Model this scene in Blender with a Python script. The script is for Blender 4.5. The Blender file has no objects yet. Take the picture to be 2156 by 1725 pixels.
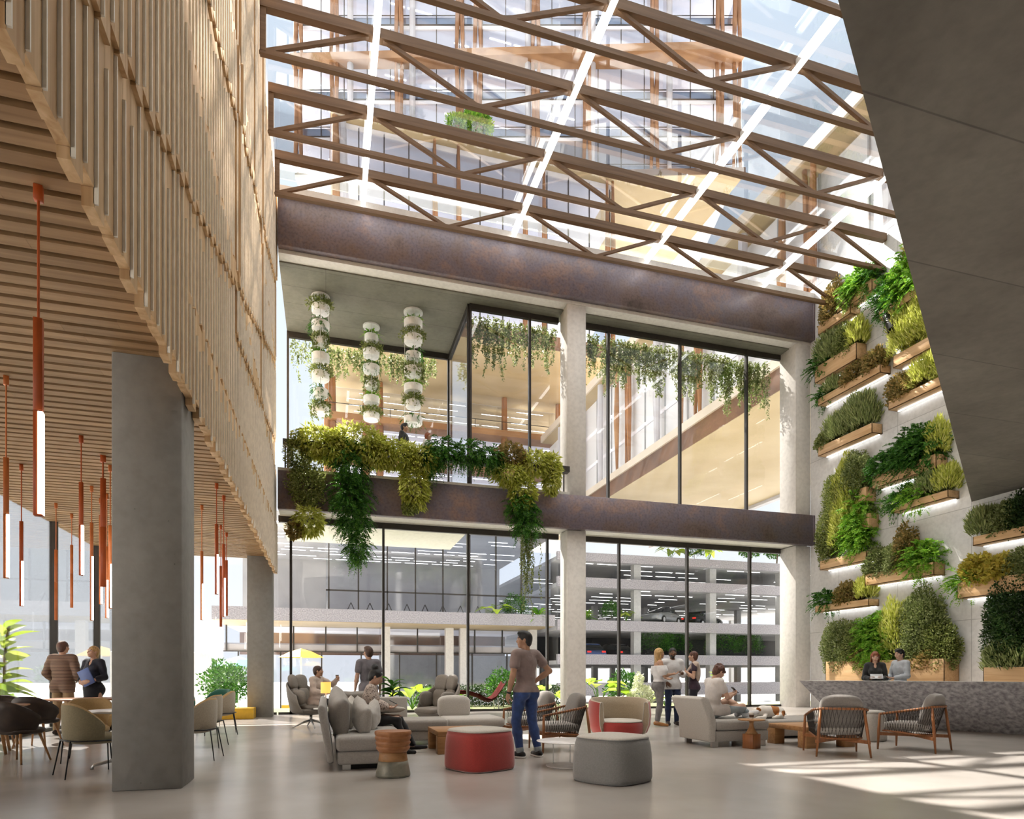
import bpy, math, random
import numpy as np
from mathutils import Vector, Matrix
R = random.Random(7)
NR = np.random.RandomState(11)
SC = bpy.context.scene
COL = SC.collection
PI = math.pi
# ---------- camera model: eye at (0,0,1.2), looking level, 16.3 deg right of the hall's long axis ----------
F, CX, HY, EH = 1339.0, 1078.0, 1420.0, 1.2
TH = math.atan(392/1339.0); CT, ST = math.cos(TH), math.sin(TH)
def ray(px, py):
    u = (px-CX)/F
    return (u*CT+ST, -u*ST+CT, (HY-py)/F)
def atz(px, py, z=0.0):
    r = ray(px, py); t = (z-EH)/r[2]; return Vector((r[0]*t, r[1]*t, z))
def aty(px, py, y):
    r = ray(px, py); t = y/r[1]; return Vector((r[0]*t, y, EH+r[2]*t))
def atx(px, py, x):
    r = ray(px, py); t = x/r[0]; return Vector((x, r[1]*t, EH+r[2]*t))
def atd(px, py, t):
    r = ray(px, py); return Vector((r[0]*t, r[1]*t, EH+r[2]*t))
cam = bpy.data.cameras.new('camera'); co = bpy.data.objects.new('camera', cam); COL.objects.link(co)
co.location = (0, 0, EH); co.rotation_euler = (PI/2, 0, -TH)
cam.sensor_width = 36; cam.sensor_fit = 'HORIZONTAL'; cam.lens = 36*F/2156
cam.shift_x = 0.0; cam.shift_y = (HY-862.5)/2156
cam.clip_end = 600; cam.clip_start = .02
SC.camera = co

# ---------- objects ----------
def link(name, me, parent=None, mats=()):
    o = bpy.data.objects.new(name, me); COL.objects.link(o)
    if parent is not None: o.parent = parent
    for m in mats:
        if m is not None: me.materials.append(m)
    return o
def tag(o, label=None, cat=None, group=None, kind=None):
    if label: o['label'] = label
    if cat: o['category'] = cat
    if group: o['group'] = group
    if kind: o['kind'] = kind
    return o
def thing(name, label, cat, loc=(0,0,0), rz=0.0, group=None):
    o = bpy.data.objects.new(name, None); COL.objects.link(o)
    o.empty_display_size = .1
    o.location = loc; o.rotation_euler = (0, 0, rz)
    return tag(o, label, cat, group)
def dup(root, loc, rz, label, group=None, scale=None):
    kids = [o for o in bpy.data.objects if o.parent is root]
    r = root.copy(); COL.objects.link(r); r.location = loc; r.rotation_euler = (0, 0, rz)
    r['label'] = label
    if group: r['group'] = group
    if scale: r.scale = (scale,)*3 if isinstance(scale, (int, float)) else scale
    for ch in kids:
        c = ch.copy(); COL.objects.link(c); c.parent = r
        for g in [o for o in bpy.data.objects if o.parent is ch]:
            d = g.copy(); COL.objects.link(d); d.parent = c
    return r
def np_mesh(name, V, Fc, smooth=False):
    V = np.asarray(V, np.float32); Fc = np.asarray(Fc, np.int32)
    me = bpy.data.meshes.new(name); n = Fc.shape[1]
    me.vertices.add(len(V)); me.vertices.foreach_set('co', V.ravel())
    me.loops.add(Fc.size); me.loops.foreach_set('vertex_index', Fc.ravel())
    me.polygons.add(len(Fc)); me.polygons.foreach_set('loop_start', np.arange(0, Fc.size, n, dtype=np.int32))
    me.polygons.foreach_set('loop_total', np.full(len(Fc), n, np.int32))
    if smooth: me.polygons.foreach_set('use_smooth', np.ones(len(Fc), bool))
    me.update(calc_edges=True); me.validate()
    return me
class MB:
    """collects boxes, bars, tubes and sheets into one mesh"""
    def __init__(s): s.v = []; s.f = []; s.m = []; s.mi = 0
    def add(s, vs, fs):
        b = len(s.v); s.v += [tuple(v) for v in vs]
        for f in fs: s.f.append(tuple(b+i for i in f)); s.m.append(s.mi)
        return s
    def box(s, x0, y0, z0, x1, y1, z1):
        x0, x1 = min(x0,x1), max(x0,x1); y0, y1 = min(y0,y1), max(y0,y1); z0, z1 = min(z0,z1), max(z0,z1)
        return s.add([(x0,y0,z0),(x1,y0,z0),(x1,y1,z0),(x0,y1,z0),(x0,y0,z1),(x1,y0,z1),(x1,y1,z1),(x0,y1,z1)],
            [(0,3,2,1),(4,5,6,7),(0,1,5,4),(1,2,6,5),(2,3,7,6),(3,0,4,7)])
    def bar(s, p, q, w, h, up=(0,0,1)):
        p, q = Vector(p), Vector(q); d = (q-p).normalized(); u = Vector(up)
        if abs(d.dot(u)) > .98: u = Vector((0,1,0))
        a = d.cross(u).normalized(); b = a.cross(d).normalized()
        a *= w/2; b *= h/2
        return s.add([p-a-b,p+a-b,p+a+b,p-a+b,q-a-b,q+a-b,q+a+b,q-a+b],
            [(0,1,2,3),(7,6,5,4),(4,5,1,0),(5,6,2,1),(6,7,3,2),(7,4,0,3)])
    def prism(s, poly, z0, z1):
        n = len(poly)
        if sum(poly[i][0]*poly[(i+1)%n][1]-poly[(i+1)%n][0]*poly[i][1] for i in range(n)) < 0: poly = poly[::-1]
        return s.add([(x,y,z0) for x,y in poly]+[(x,y,z1) for x,y in poly],
            [tuple(range(n))[::-1], tuple(range(n,2*n))]+[(i,(i+1)%n,n+(i+1)%n,n+i) for i in range(n)])
    def prism_dir(s, poly3, d):
        """polygon of 3-D points extruded along d"""
        n = len(poly3); d = Vector(d); P = [Vector(p) for p in poly3]
        nn = Vector((0,0,0))
        for i in range(n): nn += P[i].cross(P[(i+1)%n])
        if nn.dot(d) < 0: P = P[::-1]
        return s.add(P+[p+d for p in P],
            [tuple(range(n))[::-1], tuple(range(n,2*n))]+[(i,(i+1)%n,n+(i+1)%n,n+i) for i in range(n)])
    def tube(s, pts, r, n=8, cap=True):
        P = [Vector(p) for p in pts]; rr = r if isinstance(r, (list,tuple)) else [r]*len(P)
        rings = []; a = None
        for i, p in enumerate(P):
            d = ((P[min(i+1,len(P)-1)]-p)+(p-P[max(i-1,0)])); d = d.normalized() if d.length > 1e-9 else Vector((0,0,1))
            if a is None: a = d.orthogonal().normalized()
            else:
                a = a - d*a.dot(d); a = a.normalized() if a.length > 1e-6 else d.orthogonal().normalized()
            b = d.cross(a)
            rings.append([p+(a*math.cos(2*PI*k/n)+b*math.sin(2*PI*k/n))*rr[i] for k in range(n)])
        fs = []
        for i in range(len(P)-1):
            for k in range(n): fs.append((i*n+k, i*n+(k+1)%n, (i+1)*n+(k+1)%n, (i+1)*n+k))
        if cap: fs += [tuple(range(n))[::-1], tuple(range((len(P)-1)*n, len(P)*n))]
        return s.add([v for rg in rings for v in rg], fs)
    def lathe(s, prof, n=24, c=(0,0,0), sx=1, sy=1, cap=True):
        vs = []; m = len(prof)
        for r, z in prof:
            for k in range(n):
                a = 2*PI*k/n; vs.append((c[0]+r*math.cos(a)*sx, c[1]+r*math.sin(a)*sy, c[2]+z))
        fs = []
        for i in range(m-1):
            for k in range(n): fs.append((i*n+k, i*n+(k+1)%n, (i+1)*n+(k+1)%n, (i+1)*n+k))
        if cap: fs += [tuple(range(n))[::-1], tuple(range((m-1)*n, m*n))]
        return s.add(vs, fs)
    def rings(s, rg, cap=True, closed=True):
        """loft through rings of equal length"""
        n = len(rg[0]); fs = []
        for i in range(len(rg)-1):
            for k in range(n if closed else n-1): fs.append((i*n+k, i*n+(k+1)%n, (i+1)*n+(k+1)%n, (i+1)*n+k))
        if cap and closed: fs += [tuple(range(n))[::-1], tuple(range((len(rg)-1)*n, len(rg)*n))]
        return s.add([v for r in rg for v in r], fs)
    def soft(s, c, h, e=4.0, n=24, m=14, bulge=0.0, rot=None, taper=0.0):
        """superellipsoid cushion: centre c, half sizes h, exponent e"""
        vs = []; c = Vector(c)
        def pw(x, p): return math.copysign(abs(x)**p, x)
        for i in range(m+1):
            ph = -PI/2+PI*i/m
            for k in range(n):
                th = 2*PI*k/n
                x = pw(math.cos(ph),2/e)*pw(math.cos(th),2/e); y = pw(math.cos(ph),2/e)*pw(math.sin(th),2/e); z = pw(math.sin(ph),2/e)
                tz = 1-taper*(z*.5+.5)
                p = Vector((x*h[0]*tz, y*h[1]*tz, z*h[2]*(1+bulge*(1-x*x)*(1-y*y))))
                if rot is not None: p = rot @ p
                vs.append(c+p)
        fs = []
        for i in range(m):
            for k in range(n): fs.append((i*n+k, i*n+(k+1)%n, (i+1)*n+(k+1)%n, (i+1)*n+k))
        return s.add(vs, fs)
    def mat(s, i): s.mi = i; return s
    def build(s, name, m, parent=None, smooth=False, bevel=0, seg=2, sub=0, angle=None):
        me = bpy.data.meshes.new(name); me.from_pydata(s.v, [], s.f)
        ms = m if isinstance(m, (list, tuple)) else [m]
        o = link(name, me, parent, ms)
        if len(ms) > 1: me.polygons.foreach_set('material_index', s.m)
        if smooth: me.polygons.foreach_set('use_smooth', [True]*len(me.polygons))
        if bevel:
            b = o.modifiers.new('bevel', 'BEVEL'); b.width = bevel; b.segments = seg; b.limit_method = 'ANGLE'; b.angle_limit = .6
            me.polygons.foreach_set('use_smooth', [True]*len(me.polygons))
            b.harden_normals = False
        if sub:
            b = o.modifiers.new('sub', 'SUBSURF'); b.levels = sub; b.render_levels = sub
        me.update()
        if smooth and angle: me.set_sharp_from_angle(angle=angle)
        return o
def struct(o): o['kind'] = 'structure'; return o
def frame(p, rz=0):  # local point to world
    return Matrix.Translation(Vector(p)) @ Matrix.Rotation(rz, 4, 'Z')
# ---------- materials ----------
M = {}
def newmat(name):
    m = bpy.data.materials.new(name); m.use_nodes = True; nt = m.node_tree
    b = nt.nodes['Principled BSDF']; M[name] = m
    return m, nt, b
def N(nt, t, **kw):
    n = nt.nodes.new(t)
    for k, v in kw.items():
        if k.startswith('i_'):
            key = k[2:].replace('_', ' ')
            n.inputs[key].default_value = v
        else: setattr(n, k, v)
    return n
def rgb(c): return (c[0], c[1], c[2], 1.0)
def srgb(r, g, b):
    f = lambda x: (x/255/12.92) if x/255 <= .04045 else ((x/255+.055)/1.055)**2.4
    return (f(r), f(g), f(b))
def coords(nt, scale=(1,1,1), rot=(0,0,0), obj=True):
    tc = N(nt, 'ShaderNodeTexCoord'); mp = N(nt, 'ShaderNodeMapping')
    mp.inputs['Scale'].default_value = scale; mp.inputs['Rotation'].default_value = rot
    nt.links.new(tc.outputs['Object' if obj else 'Generated'], mp.inputs['Vector'])
    return mp.outputs['Vector']
def ramp(nt, src, stops):
    r = N(nt, 'ShaderNodeValToRGB'); e = r.color_ramp.elements
    while len(e) < len(stops): e.new(.5)
    for i, (p, c) in enumerate(stops): e[i].position = p; e[i].color = rgb(c)
    nt.links.new(src, r.inputs['Fac']); return r.outputs['Color']
def noisy(name, c1, c2, scale=3.0, rough=.6, stretch=(1,1,1), detail=6, bump=0.0, bscale=None, metal=0, lo=.35, hi=.65, spec=.5, sheen=0, c3=None):
    m, nt, b = newmat(name)
    v = coords(nt, stretch)
    n = N(nt, 'ShaderNodeTexNoise'); n.inputs['Scale'].default_value = scale; n.inputs['Detail'].default_value = detail
    nt.links.new(v, n.inputs['Vector'])
    st = [(lo, c1), (hi, c2)] if c3 is None else [(lo, c1), ((lo+hi)/2, c2), (hi, c3)]
    nt.links.new(ramp(nt, n.outputs['Fac'], st), b.inputs['Base Color'])
    b.inputs['Roughness'].default_value = rough; b.inputs['Metallic'].default_value = metal
    b.inputs['Specular IOR Level'].default_value = spec
    if sheen: b.inputs['Sheen Weight'].default_value = sheen
    if bump:
        n2 = N(nt, 'ShaderNodeTexNoise'); n2.inputs['Scale'].default_value = bscale or scale*6; n2.inputs['Detail'].default_value = 4
        nt.links.new(v, n2.inputs['Vector'])
        bp = N(nt, 'ShaderNodeBump'); bp.inputs['Strength'].default_value = bump; bp.inputs['Distance'].default_value = .01
        nt.links.new(n2.outputs['Fac'], bp.inputs['Height']); nt.links.new(bp.outputs['Normal'], b.inputs['Normal'])
    return m
def plain(name, c, rough=.5, metal=0, spec=.5):
    k = .9
    return noisy(name, tuple(x*k for x in c), tuple(min(1,x*1.05) for x in c), 8, rough, metal=metal, spec=spec)
def emit(name, c, s):
    m, nt, b = newmat(name); b.inputs['Base Color'].default_value = rgb(c)
    b.inputs['Emission Color'].default_value = rgb(c); b.inputs['Emission Strength'].default_value = s
    return m
def concrete(name, c1, c2, jx=None, plane='yz', off=(0,0), rough=.7, holes=0.0):
    """cast concrete: cloudy mottling, fine pores and optional formwork joints (jx = panel width, panel height)"""
    m, nt, b = newmat(name); L = nt.links
    v = coords(nt)
    n1 = N(nt, 'ShaderNodeTexNoise'); n1.inputs['Scale'].default_value = .7; n1.inputs['Detail'].default_value = 8; n1.inputs['Roughness'].default_value = .65
    L.new(v, n1.inputs['Vector'])
    base = ramp(nt, n1.outputs['Fac'], [(.3, c1), (.7, c2)])
    n2 = N(nt, 'ShaderNodeTexNoise'); n2.inputs['Scale'].default_value = 9; n2.inputs['Detail'].default_value = 6; L.new(v, n2.inputs['Vector'])
    r2 = ramp(nt, n2.outputs['Fac'], [(.3, (.88,)*3), (.6, (1.0,)*3)])
    mx = N(nt, 'ShaderNodeMixRGB', blend_type='MULTIPLY'); mx.inputs['Fac'].default_value = 1; L.new(base, mx.inputs['Color1']); L.new(r2, mx.inputs['Color2'])
    out = mx.outputs['Color']
    if holes:
        vo = N(nt, 'ShaderNodeTexVoronoi'); vo.inputs['Scale'].default_value = 7; L.new(v, vo.inputs['Vector'])
        hr = ramp(nt, vo.outputs['Distance'], [(.02, (.25,)*3), (.02+.055*holes, (1,)*3)])
        wn = N(nt, 'ShaderNodeTexNoise'); wn.inputs['Scale'].default_value = 1.3; L.new(v, wn.inputs['Vector'])
        wr = ramp(nt, wn.outputs['Fac'], [(.48, (0,)*3), (.6, (1,)*3)])
        m2 = N(nt, 'ShaderNodeMixRGB', blend_type='MULTIPLY'); L.new(wr, m2.inputs['Fac']); L.new(out, m2.inputs['Color1']); L.new(hr, m2.inputs['Color2']); out = m2.outputs['Color']
    if jx:
        sp = N(nt, 'ShaderNodeSeparateXYZ'); L.new(v, sp.inputs[0])
        cb = N(nt, 'ShaderNodeCombineXYZ')
        a, c = {'yz': ('Y','Z'), 'xz': ('X','Z'), 'xy': ('X','Y')}[plane]
        ad = N(nt, 'ShaderNodeVectorMath', operation='ADD'); ad.inputs[1].default_value = (off[0], off[1], 0)
        L.new(sp.outputs[a], cb.inputs['X']); L.new(sp.outputs[c], cb.inputs['Y']); L.new(cb.outputs[0], ad.inputs[0])
        br = N(nt, 'ShaderNodeTexBrick'); br.offset = 0; br.inputs['Scale'].default_value = 1
        br.inputs['Brick Width'].default_value = jx[0]; br.inputs['Row Height'].default_value = jx[1]
        br.inputs['Mortar Size'].default_value = .012; br.inputs['Mortar Smooth'].default_value = .6
        br.inputs['Color1'].default_value = (1,1,1,1); br.inputs['Color2'].default_value = (.9,.9,.9,1); br.inputs['Mortar'].default_value = (.5,.5,.5,1)
        L.new(ad.outputs[0], br.inputs['Vector'])
        m3 = N(nt, 'ShaderNodeMixRGB', blend_type='MULTIPLY'); m3.inputs['Fac'].default_value = .8; L.new(out, m3.inputs['Color1']); L.new(br.outputs['Color'], m3.inputs['Color2']); out = m3.outputs['Color']
    L.new(out, b.inputs['Base Color']); b.inputs['Roughness'].default_value = rough; b.inputs['Specular IOR Level'].default_value = .3
    bp = N(nt, 'ShaderNodeBump'); bp.inputs['Strength'].default_value = .15; bp.inputs['Distance'].default_value = .02
    L.new(n2.outputs['Fac'], bp.inputs['Height']); L.new(bp.outputs['Normal'], b.inputs['Normal'])
    return m
def wood(name, c1, c2, axis='X', scale=1.0, rough=.5, island=0.0):
    st = {'X': (.6,14,14), 'Y': (14,.6,14), 'Z': (14,14,.6)}[axis]
    m, nt, b = newmat(name); L = nt.links
    v = coords(nt, tuple(q*scale for q in st))
    n = N(nt, 'ShaderNodeTexNoise'); n.inputs['Scale'].default_value = 1.6; n.inputs['Detail'].default_value = 7; n.inputs['Distortion'].default_value = .6
    L.new(v, n.inputs['Vector'])
    out = ramp(nt, n.outputs['Fac'], [(.3, c1), (.68, c2)])
    if island:
        g = N(nt, 'ShaderNodeNewGeometry')
        rr = ramp(nt, g.outputs['Random Per Island'], [(0, (1-island,)*3), (1, (1,)*3)])
        mx = N(nt, 'ShaderNodeMixRGB', blend_type='MULTIPLY'); mx.inputs['Fac'].default_value = 1; L.new(out, mx.inputs['Color1']); L.new(rr, mx.inputs['Color2']); out = mx.outputs['Color']
    L.new(out, b.inputs['Base Color']); b.inputs['Roughness'].default_value = rough; b.inputs['Specular IOR Level'].default_value = .35
    bp = N(nt, 'ShaderNodeBump'); bp.inputs['Strength'].default_value = .08; bp.inputs['Distance'].default_value = .004
    L.new(n.outputs['Fac'], bp.inputs['Height']); L.new(bp.outputs['Normal'], b.inputs['Normal'])
    return m
def glass(name, tint=(.97,.985,.98), refl=.05, rough=0.0):
    m, nt, b = newmat(name); L = nt.links; nt.nodes.remove(b)
    t = N(nt, 'ShaderNodeBsdfTransparent'); t.inputs['Color'].default_value = rgb(tint)
    g = N(nt, 'ShaderNodeBsdfGlossy'); g.inputs['Roughness'].default_value = rough; g.inputs['Color'].default_value = (.95,.97,1,1)
    fr = N(nt, 'ShaderNodeFresnel'); fr.inputs['IOR'].default_value = 1.3
    ad = N(nt, 'ShaderNodeMath', operation='MULTIPLY_ADD'); ad.inputs[1].default_value = .55; ad.inputs[2].default_value = refl; ad.use_clamp = True
    L.new(fr.outputs[0], ad.inputs[0])
    mx = N(nt, 'ShaderNodeMixShader'); L.new(ad.outputs[0], mx.inputs['Fac']); L.new(t.outputs[0], mx.inputs[1]); L.new(g.outputs[0], mx.inputs[2])
    L.new(mx.outputs[0], nt.nodes['Material Output'].inputs['Surface'])
    return m
def leaf(name, c1, c2, c3=None, trans=.35, rough=.45):
    """leaf: colour varies from leaf to leaf, light shines through"""
    m, nt, b = newmat(name); L = nt.links
    g = N(nt, 'ShaderNodeNewGeometry')
    col = ramp(nt, g.outputs['Random Per Island'], [(0, c1), (.55, c2), (1, c3 or c2)])
    L.new(col, b.inputs['Base Color']); b.inputs['Roughness'].default_value = rough; b.inputs['Specular IOR Level'].default_value = .3
    tr = N(nt, 'ShaderNodeBsdfTranslucent'); L.new(col, tr.inputs['Color'])
    mx = N(nt, 'ShaderNodeMixShader'); mx.inputs['Fac'].default_value = trans
    L.new(b.outputs[0], mx.inputs[1]); L.new(tr.outputs[0], mx.inputs[2]); L.new(mx.outputs[0], nt.nodes['Material Output'].inputs['Surface'])
    return m
# architecture
concrete('wall_concrete', (.66,.655,.65), (.82,.815,.81), (2.35, 3.1), 'yz', (.9,.4), holes=.5)
concrete('column_concrete', (.25,.24,.225), (.33,.32,.30), rough=.75, holes=.8)
concrete('white_concrete', (.70,.675,.64), (.76,.735,.70), rough=.75)
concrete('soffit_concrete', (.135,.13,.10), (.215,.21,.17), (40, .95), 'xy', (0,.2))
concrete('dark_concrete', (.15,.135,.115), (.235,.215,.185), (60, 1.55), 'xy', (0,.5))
concrete('grey_concrete', (.40,.40,.39), (.52,.52,.51))
noisy('terrazzo', (.20,.19,.205), (.50,.49,.505), 13, .5, detail=12, lo=.33, hi=.67, bump=.1)
noisy('aggregate', (.23,.215,.235), (.42,.40,.415), 13, .8, detail=12, lo=.33, hi=.67)
def _steel():
    m, nt, b = newmat('weathered_steel'); L = nt.links
    v = coords(nt)
    n = N(nt, 'ShaderNodeTexNoise'); n.inputs['Scale'].default_value = .55; n.inputs['Detail'].default_value = 9; n.inputs['Roughness'].default_value = .68; L.new(v, n.inputs['Vector'])
    c = ramp(nt, n.outputs['Fac'], [(.26, (.06,.045,.042)), (.40, (.17,.122,.115)), (.50, (.155,.13,.16)), (.60, (.24,.155,.13)), (.72, (.26,.215,.23))])
    n2 = N(nt, 'ShaderNodeTexNoise'); n2.inputs['Scale'].default_value = 14; n2.inputs['Detail'].default_value = 8; L.new(v, n2.inputs['Vector'])
    r2 = ramp(nt, n2.outputs['Fac'], [(.25, (.55,)*3), (.55, (1,)*3)])
    mx = N(nt, 'ShaderNodeMixRGB', blend_type='MULTIPLY'); mx.inputs['Fac'].default_value = .9; L.new(c, mx.inputs['Color1']); L.new(r2, mx.inputs['Color2'])
    L.new(mx.outputs['Color'], b.inputs['Base Color']); b.inputs['Roughness'].default_value = .5; b.inputs['Metallic'].default_value = .15
    bp = N(nt, 'ShaderNodeBump'); bp.inputs['Strength'].default_value = .2; bp.inputs['Distance'].default_value = .01
    L.new(n2.outputs['Fac'], bp.inputs['Height']); L.new(bp.outputs['Normal'], b.inputs['Normal'])
_steel()
noisy('polished_floor', (.37,.34,.315), (.47,.435,.405), .6, .24, detail=8, spec=.5)
wood('slat_wood', (.25,.145,.068), (.42,.27,.145), 'X', .5, .6, .22)
wood('fin_wood', (.50,.30,.14), (.74,.52,.30), 'Z', .5, .6, .12)
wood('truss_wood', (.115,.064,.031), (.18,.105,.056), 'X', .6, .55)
wood('planter_wood', (.50,.30,.14), (.66,.44,.24), 'Y', .7, .5)
wood('oak', (.30,.145,.055), (.44,.235,.10), 'X', 1.0, .45)
wood('teak', (.23,.085,.03), (.36,.145,.055), 'Z', 1.0, .35)
wood('stool_wood', (.30,.12,.045), (.42,.19,.08), 'X', 1.0, .4)
wood('brown_wood', (.20,.085,.035), (.42,.20,.085), 'Z', .3, .5)
plain('dark_metal', (.045,.040,.036), .4, .3)
plain('black_metal', (.012,.012,.013), .35, .4)
plain('white_paint', (.80,.80,.79), .4)
plain('steel', (.55,.55,.54), .3, .8)
plain('white_enamel', (.92,.91,.90), .35)
glass('pane', (.985,.99,.99), .015)
glass('roof_pane', (.97,.98,.985), .03)
glass('far_glass', (.90,.92,.96), .07, .05)
emit('strip_light', (1.0,.98,.95), 5.0)
emit('office_light', (1.0,.98,.95), 6.0)
emit('lamp_light', (1.0,.93,.84), 9.0)
plain('lit_edge_bead', (.95,.90,.80), .5)  # thin strips, light on the fin edges put into their pale colour
# ---------- the room shell ----------
YB, YG = 19.0, 20.1           # beam face, glass line
XW, XR = -1.35, 17.0          # timber wall, planted wall
struct(MB().box(-9, -8, -.3, 20, 20.3, 0).build('floor', M['polished_floor']))
struct(MB().box(XR, -8, 0, XR+.6, 19.25, 15.2).build('wall_right', M['wall_concrete']))
struct(MB().box(-9, -8.4, 0, 20, -8, 15.2).build('wall_back', M['white_concrete']))
# mezzanine soffit with its slanting edge, overhead on the right
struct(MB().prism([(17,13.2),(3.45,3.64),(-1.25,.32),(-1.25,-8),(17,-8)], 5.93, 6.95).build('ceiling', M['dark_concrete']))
# timber slat ceiling of the cafe
cs = MB(); pitch = .185; k = 0
y = -6.0
while y < 19.35:
    x = -5.75
    while x < -1.5:
        L = R.uniform(1.5, 2.4); x1 = min(-1.45, x+L)
        if -1.45-x1 < .4: x1 = -1.45
        cs.box(x, y, 4.5, x1-.002, y+.125, 4.62); x = x1
    y += pitch
cs.mat(1).box(-5.8, -8, 4.62, -1.6, 19.4, 4.9)
struct(cs.build('ceiling', [M['slat_wood'], M['slat_wood']]))
# timber fin wall: every fin is one board standing across the wall, cut to a stepped outline
wf = MB(); y = .35; i = 0; FP = .188
def steps(yy):
    """heights at which the boards step in or out, following the slow diagonals of the wall"""
    L = [(5.24+(yy-4.43)*.33, .035), (7.85-(yy-6.9)*.06, -.04), (9.3+(yy-8)*.28, .035), (11.6-(yy-8)*.12, -.03)]
    if yy > 7.2: L.append((5.12+(yy-7.26)*.03, -.03))
    if yy > 11: L.append((6.6+(yy-11)*.16, .03))
    return sorted(L)
while y < 19.85:
    zt = 17.4 if y < 15.5 else 15.0
    z = 4.08+.07*(i % 2)+.05*(i % 3 == 0); x = XW-.02
    pts = [(-1.75, 4.68), (x-.07, 4.68), (x-.07, z), (x, z)]; segs = []
    for zz, d in steps(y):
        zz += .09*(i % 2)
        if zz <= z+.1 or zz > zt-.3: continue
        segs.append((x, z, zz)); pts.append((x, zz)); x += d; pts.append((x, zz)); z = zz
    segs.append((x, z, zt)); pts += [(x, zt), (-1.75, zt)]
    wf.mat(0).prism_dir([(px, y, pz) for px, pz in pts], (0, FP-.003, 0))
    wf.mat(1)
    for x, za, zb in segs:
        if zb-za > .5: wf.box(x-.004, y, za+.02, x+.020, y+.014, zb-R.choice((.02,.25,.5))*.6)
    y += FP; i += 1
wf.mat(0).box(-2.0, .3, 4.68, -1.72, 15.5, 17.4).box(-2.0, 15.5, 4.68, -1.72, 19.95, 15.0)
struct(wf.build('wall_left', [M['fin_wood'], M['lit_edge_bead']]))
# body of the timber volume behind the fins
struct(MB().box(-9, .3, 4.95, -2.0, 15.5, 17.4).build('wall_left', M['fin_wood']))
# ---------- columns ----------
def column(x0, y0, w, d, z0, z1, label, m='column_concrete'):
    o = MB().box(x0, y0, z0, x0+w, y0+d, z1).build('concrete_column', M[m], bevel=.008, seg=1)
    return tag(o, label, 'column')
column(-2.10, 7.38, .65, .65, 0, 4.5, 'big grey concrete column in the cafe, nearest the camera')
column(-2.10, 19.02, .65, .65, 0, 4.5, 'sunlit concrete column at the far end of the cafe, beside the yellow box')
column(7.50, 19.25, .65, .65, 0, 5.87, 'pale concrete column under the balcony beam, in the middle of the glass front', 'white_concrete')
column(7.50, 19.25, .65, .65, 7.0, 13.28, 'pale concrete column of the upper storey, between balcony beam and roof beam', 'white_concrete')
column(16.36, 19.25, .64, .85, 0, 5.87, 'white end pillar between the lower glass front and the planted wall', 'white_concrete')
column(16.36, 19.25, .64, .85, 7.0, 15.0, 'white end pillar of the upper storey beside the planted wall', 'white_concrete')
# ---------- beams and slabs ----------
def beam(label, z0, z1):
    o = MB().box(-1.3, YB, z0, 16.9, YB+.22, z1).box(16.9, YB, z0, 17.0, YB+.25, z1).build('steel_beam', M['weathered_steel'], bevel=.012, seg=1)
    return tag(o, label, 'beam')
beam('weathered purple brown steel beam edging the planted balcony', 5.87, 6.95)
beam('weathered steel beam under the skylight, above the upper windows', 13.30, 14.72)
# balcony slab, reaching out past the glass on the left
struct(MB().prism([(-1.3,19.22),(16.95,19.22),(16.95,20.3),(4.5,20.3),(4.5,23.7),(-1.3,23.7)], 5.9, 6.93).build('ceiling', M['white_concrete']))
struct(MB().box(-1.3, 19.02, 6.95, 7.49, 19.3, 7.03).build('trim_1', M['white_concrete']))
# upper soffit and its pale edge strip
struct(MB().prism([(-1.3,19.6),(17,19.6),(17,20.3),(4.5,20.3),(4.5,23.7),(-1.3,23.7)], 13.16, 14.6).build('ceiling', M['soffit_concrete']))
struct(MB().box(-1.3, 19.22, 13.2, 17, 19.6, 14.6).build('trim_2', M['white_concrete']))
# skylight upstand on the beam
struct(MB().box(-1.3, 19.05, 14.72, 17, 19.25, 15.02).build('trim_3', M['white_concrete']))
struct(MB().box(-1.3, 18.96, 14.66, 17, 19.06, 14.74).build('trim_4', M['truss_wood']))
# ---------- glass fronts ----------
wn = [0]
def window(axis, c, a0, a1, z0, z1, mull, head=.2, sill=.07, bars=()):
    """a glazed front on the plane axis = c from a0 to a1, with mullions at the given places"""
    wn[0] += 1
    g = MB()
    def bx(mb, b0, b1, t, q0, q1):
        if axis == 'y': mb.box(b0, c-t, q0, b1, c+t, q1)
        else: mb.box(c-t, b0, q0, c+t, b1, q1)
    root = MB(); bx(root, a0, a1, .006, z0+sill, z1-head)
    o = struct(root.build('window_%d' % wn[0], M['pane']))
    f = MB(); bx(f, a0, a1, .06, z1-head, z1); bx(f, a0, a1, .07, z0, z0+sill)
    f.build('frame', M['dark_metal'], o)
    for x in mull:
        mb = MB(); bx(mb, x-.035, x+.035, .07, z0, z1); mb.build('mullion', M['dark_metal'], o)
    for z in bars:
        mb = MB(); bx(mb, a0, a1, .03, z-.03, z+.03); mb.build('transom', M['dark_metal'], o)
    return o
window('y', YG, -1.35, 7.5, 0, 5.92, (-1.0, 1.715, 4.4, 7.11))
window('y', YG, 8.15, 17.0, 0, 5.92, (9.74, 12.41, 15.03, 16.95))
window('y', 23.5, -1.3, 4.45, 6.93, 13.16, (-1.27, 4.4))
window('x', 4.45, 20.1, 23.5, 6.93, 13.16, (20.13,))
window('y', YG, 4.45, 7.5, 6.93, 13.18, (4.48, 6.49))
window('y', YG, 8.15, 17.0, 6.93, 13.18, (9.33, 12.12, 14.89, 16.95))
window('x', -5.65, -8, 20.1, 0, 4.9, (10.6, 13.3, 16.0, 18.7), head=.1)
window('y', YG, -5.65, -1.4, 0, 4.9, (-5.6,), head=.1)
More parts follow.
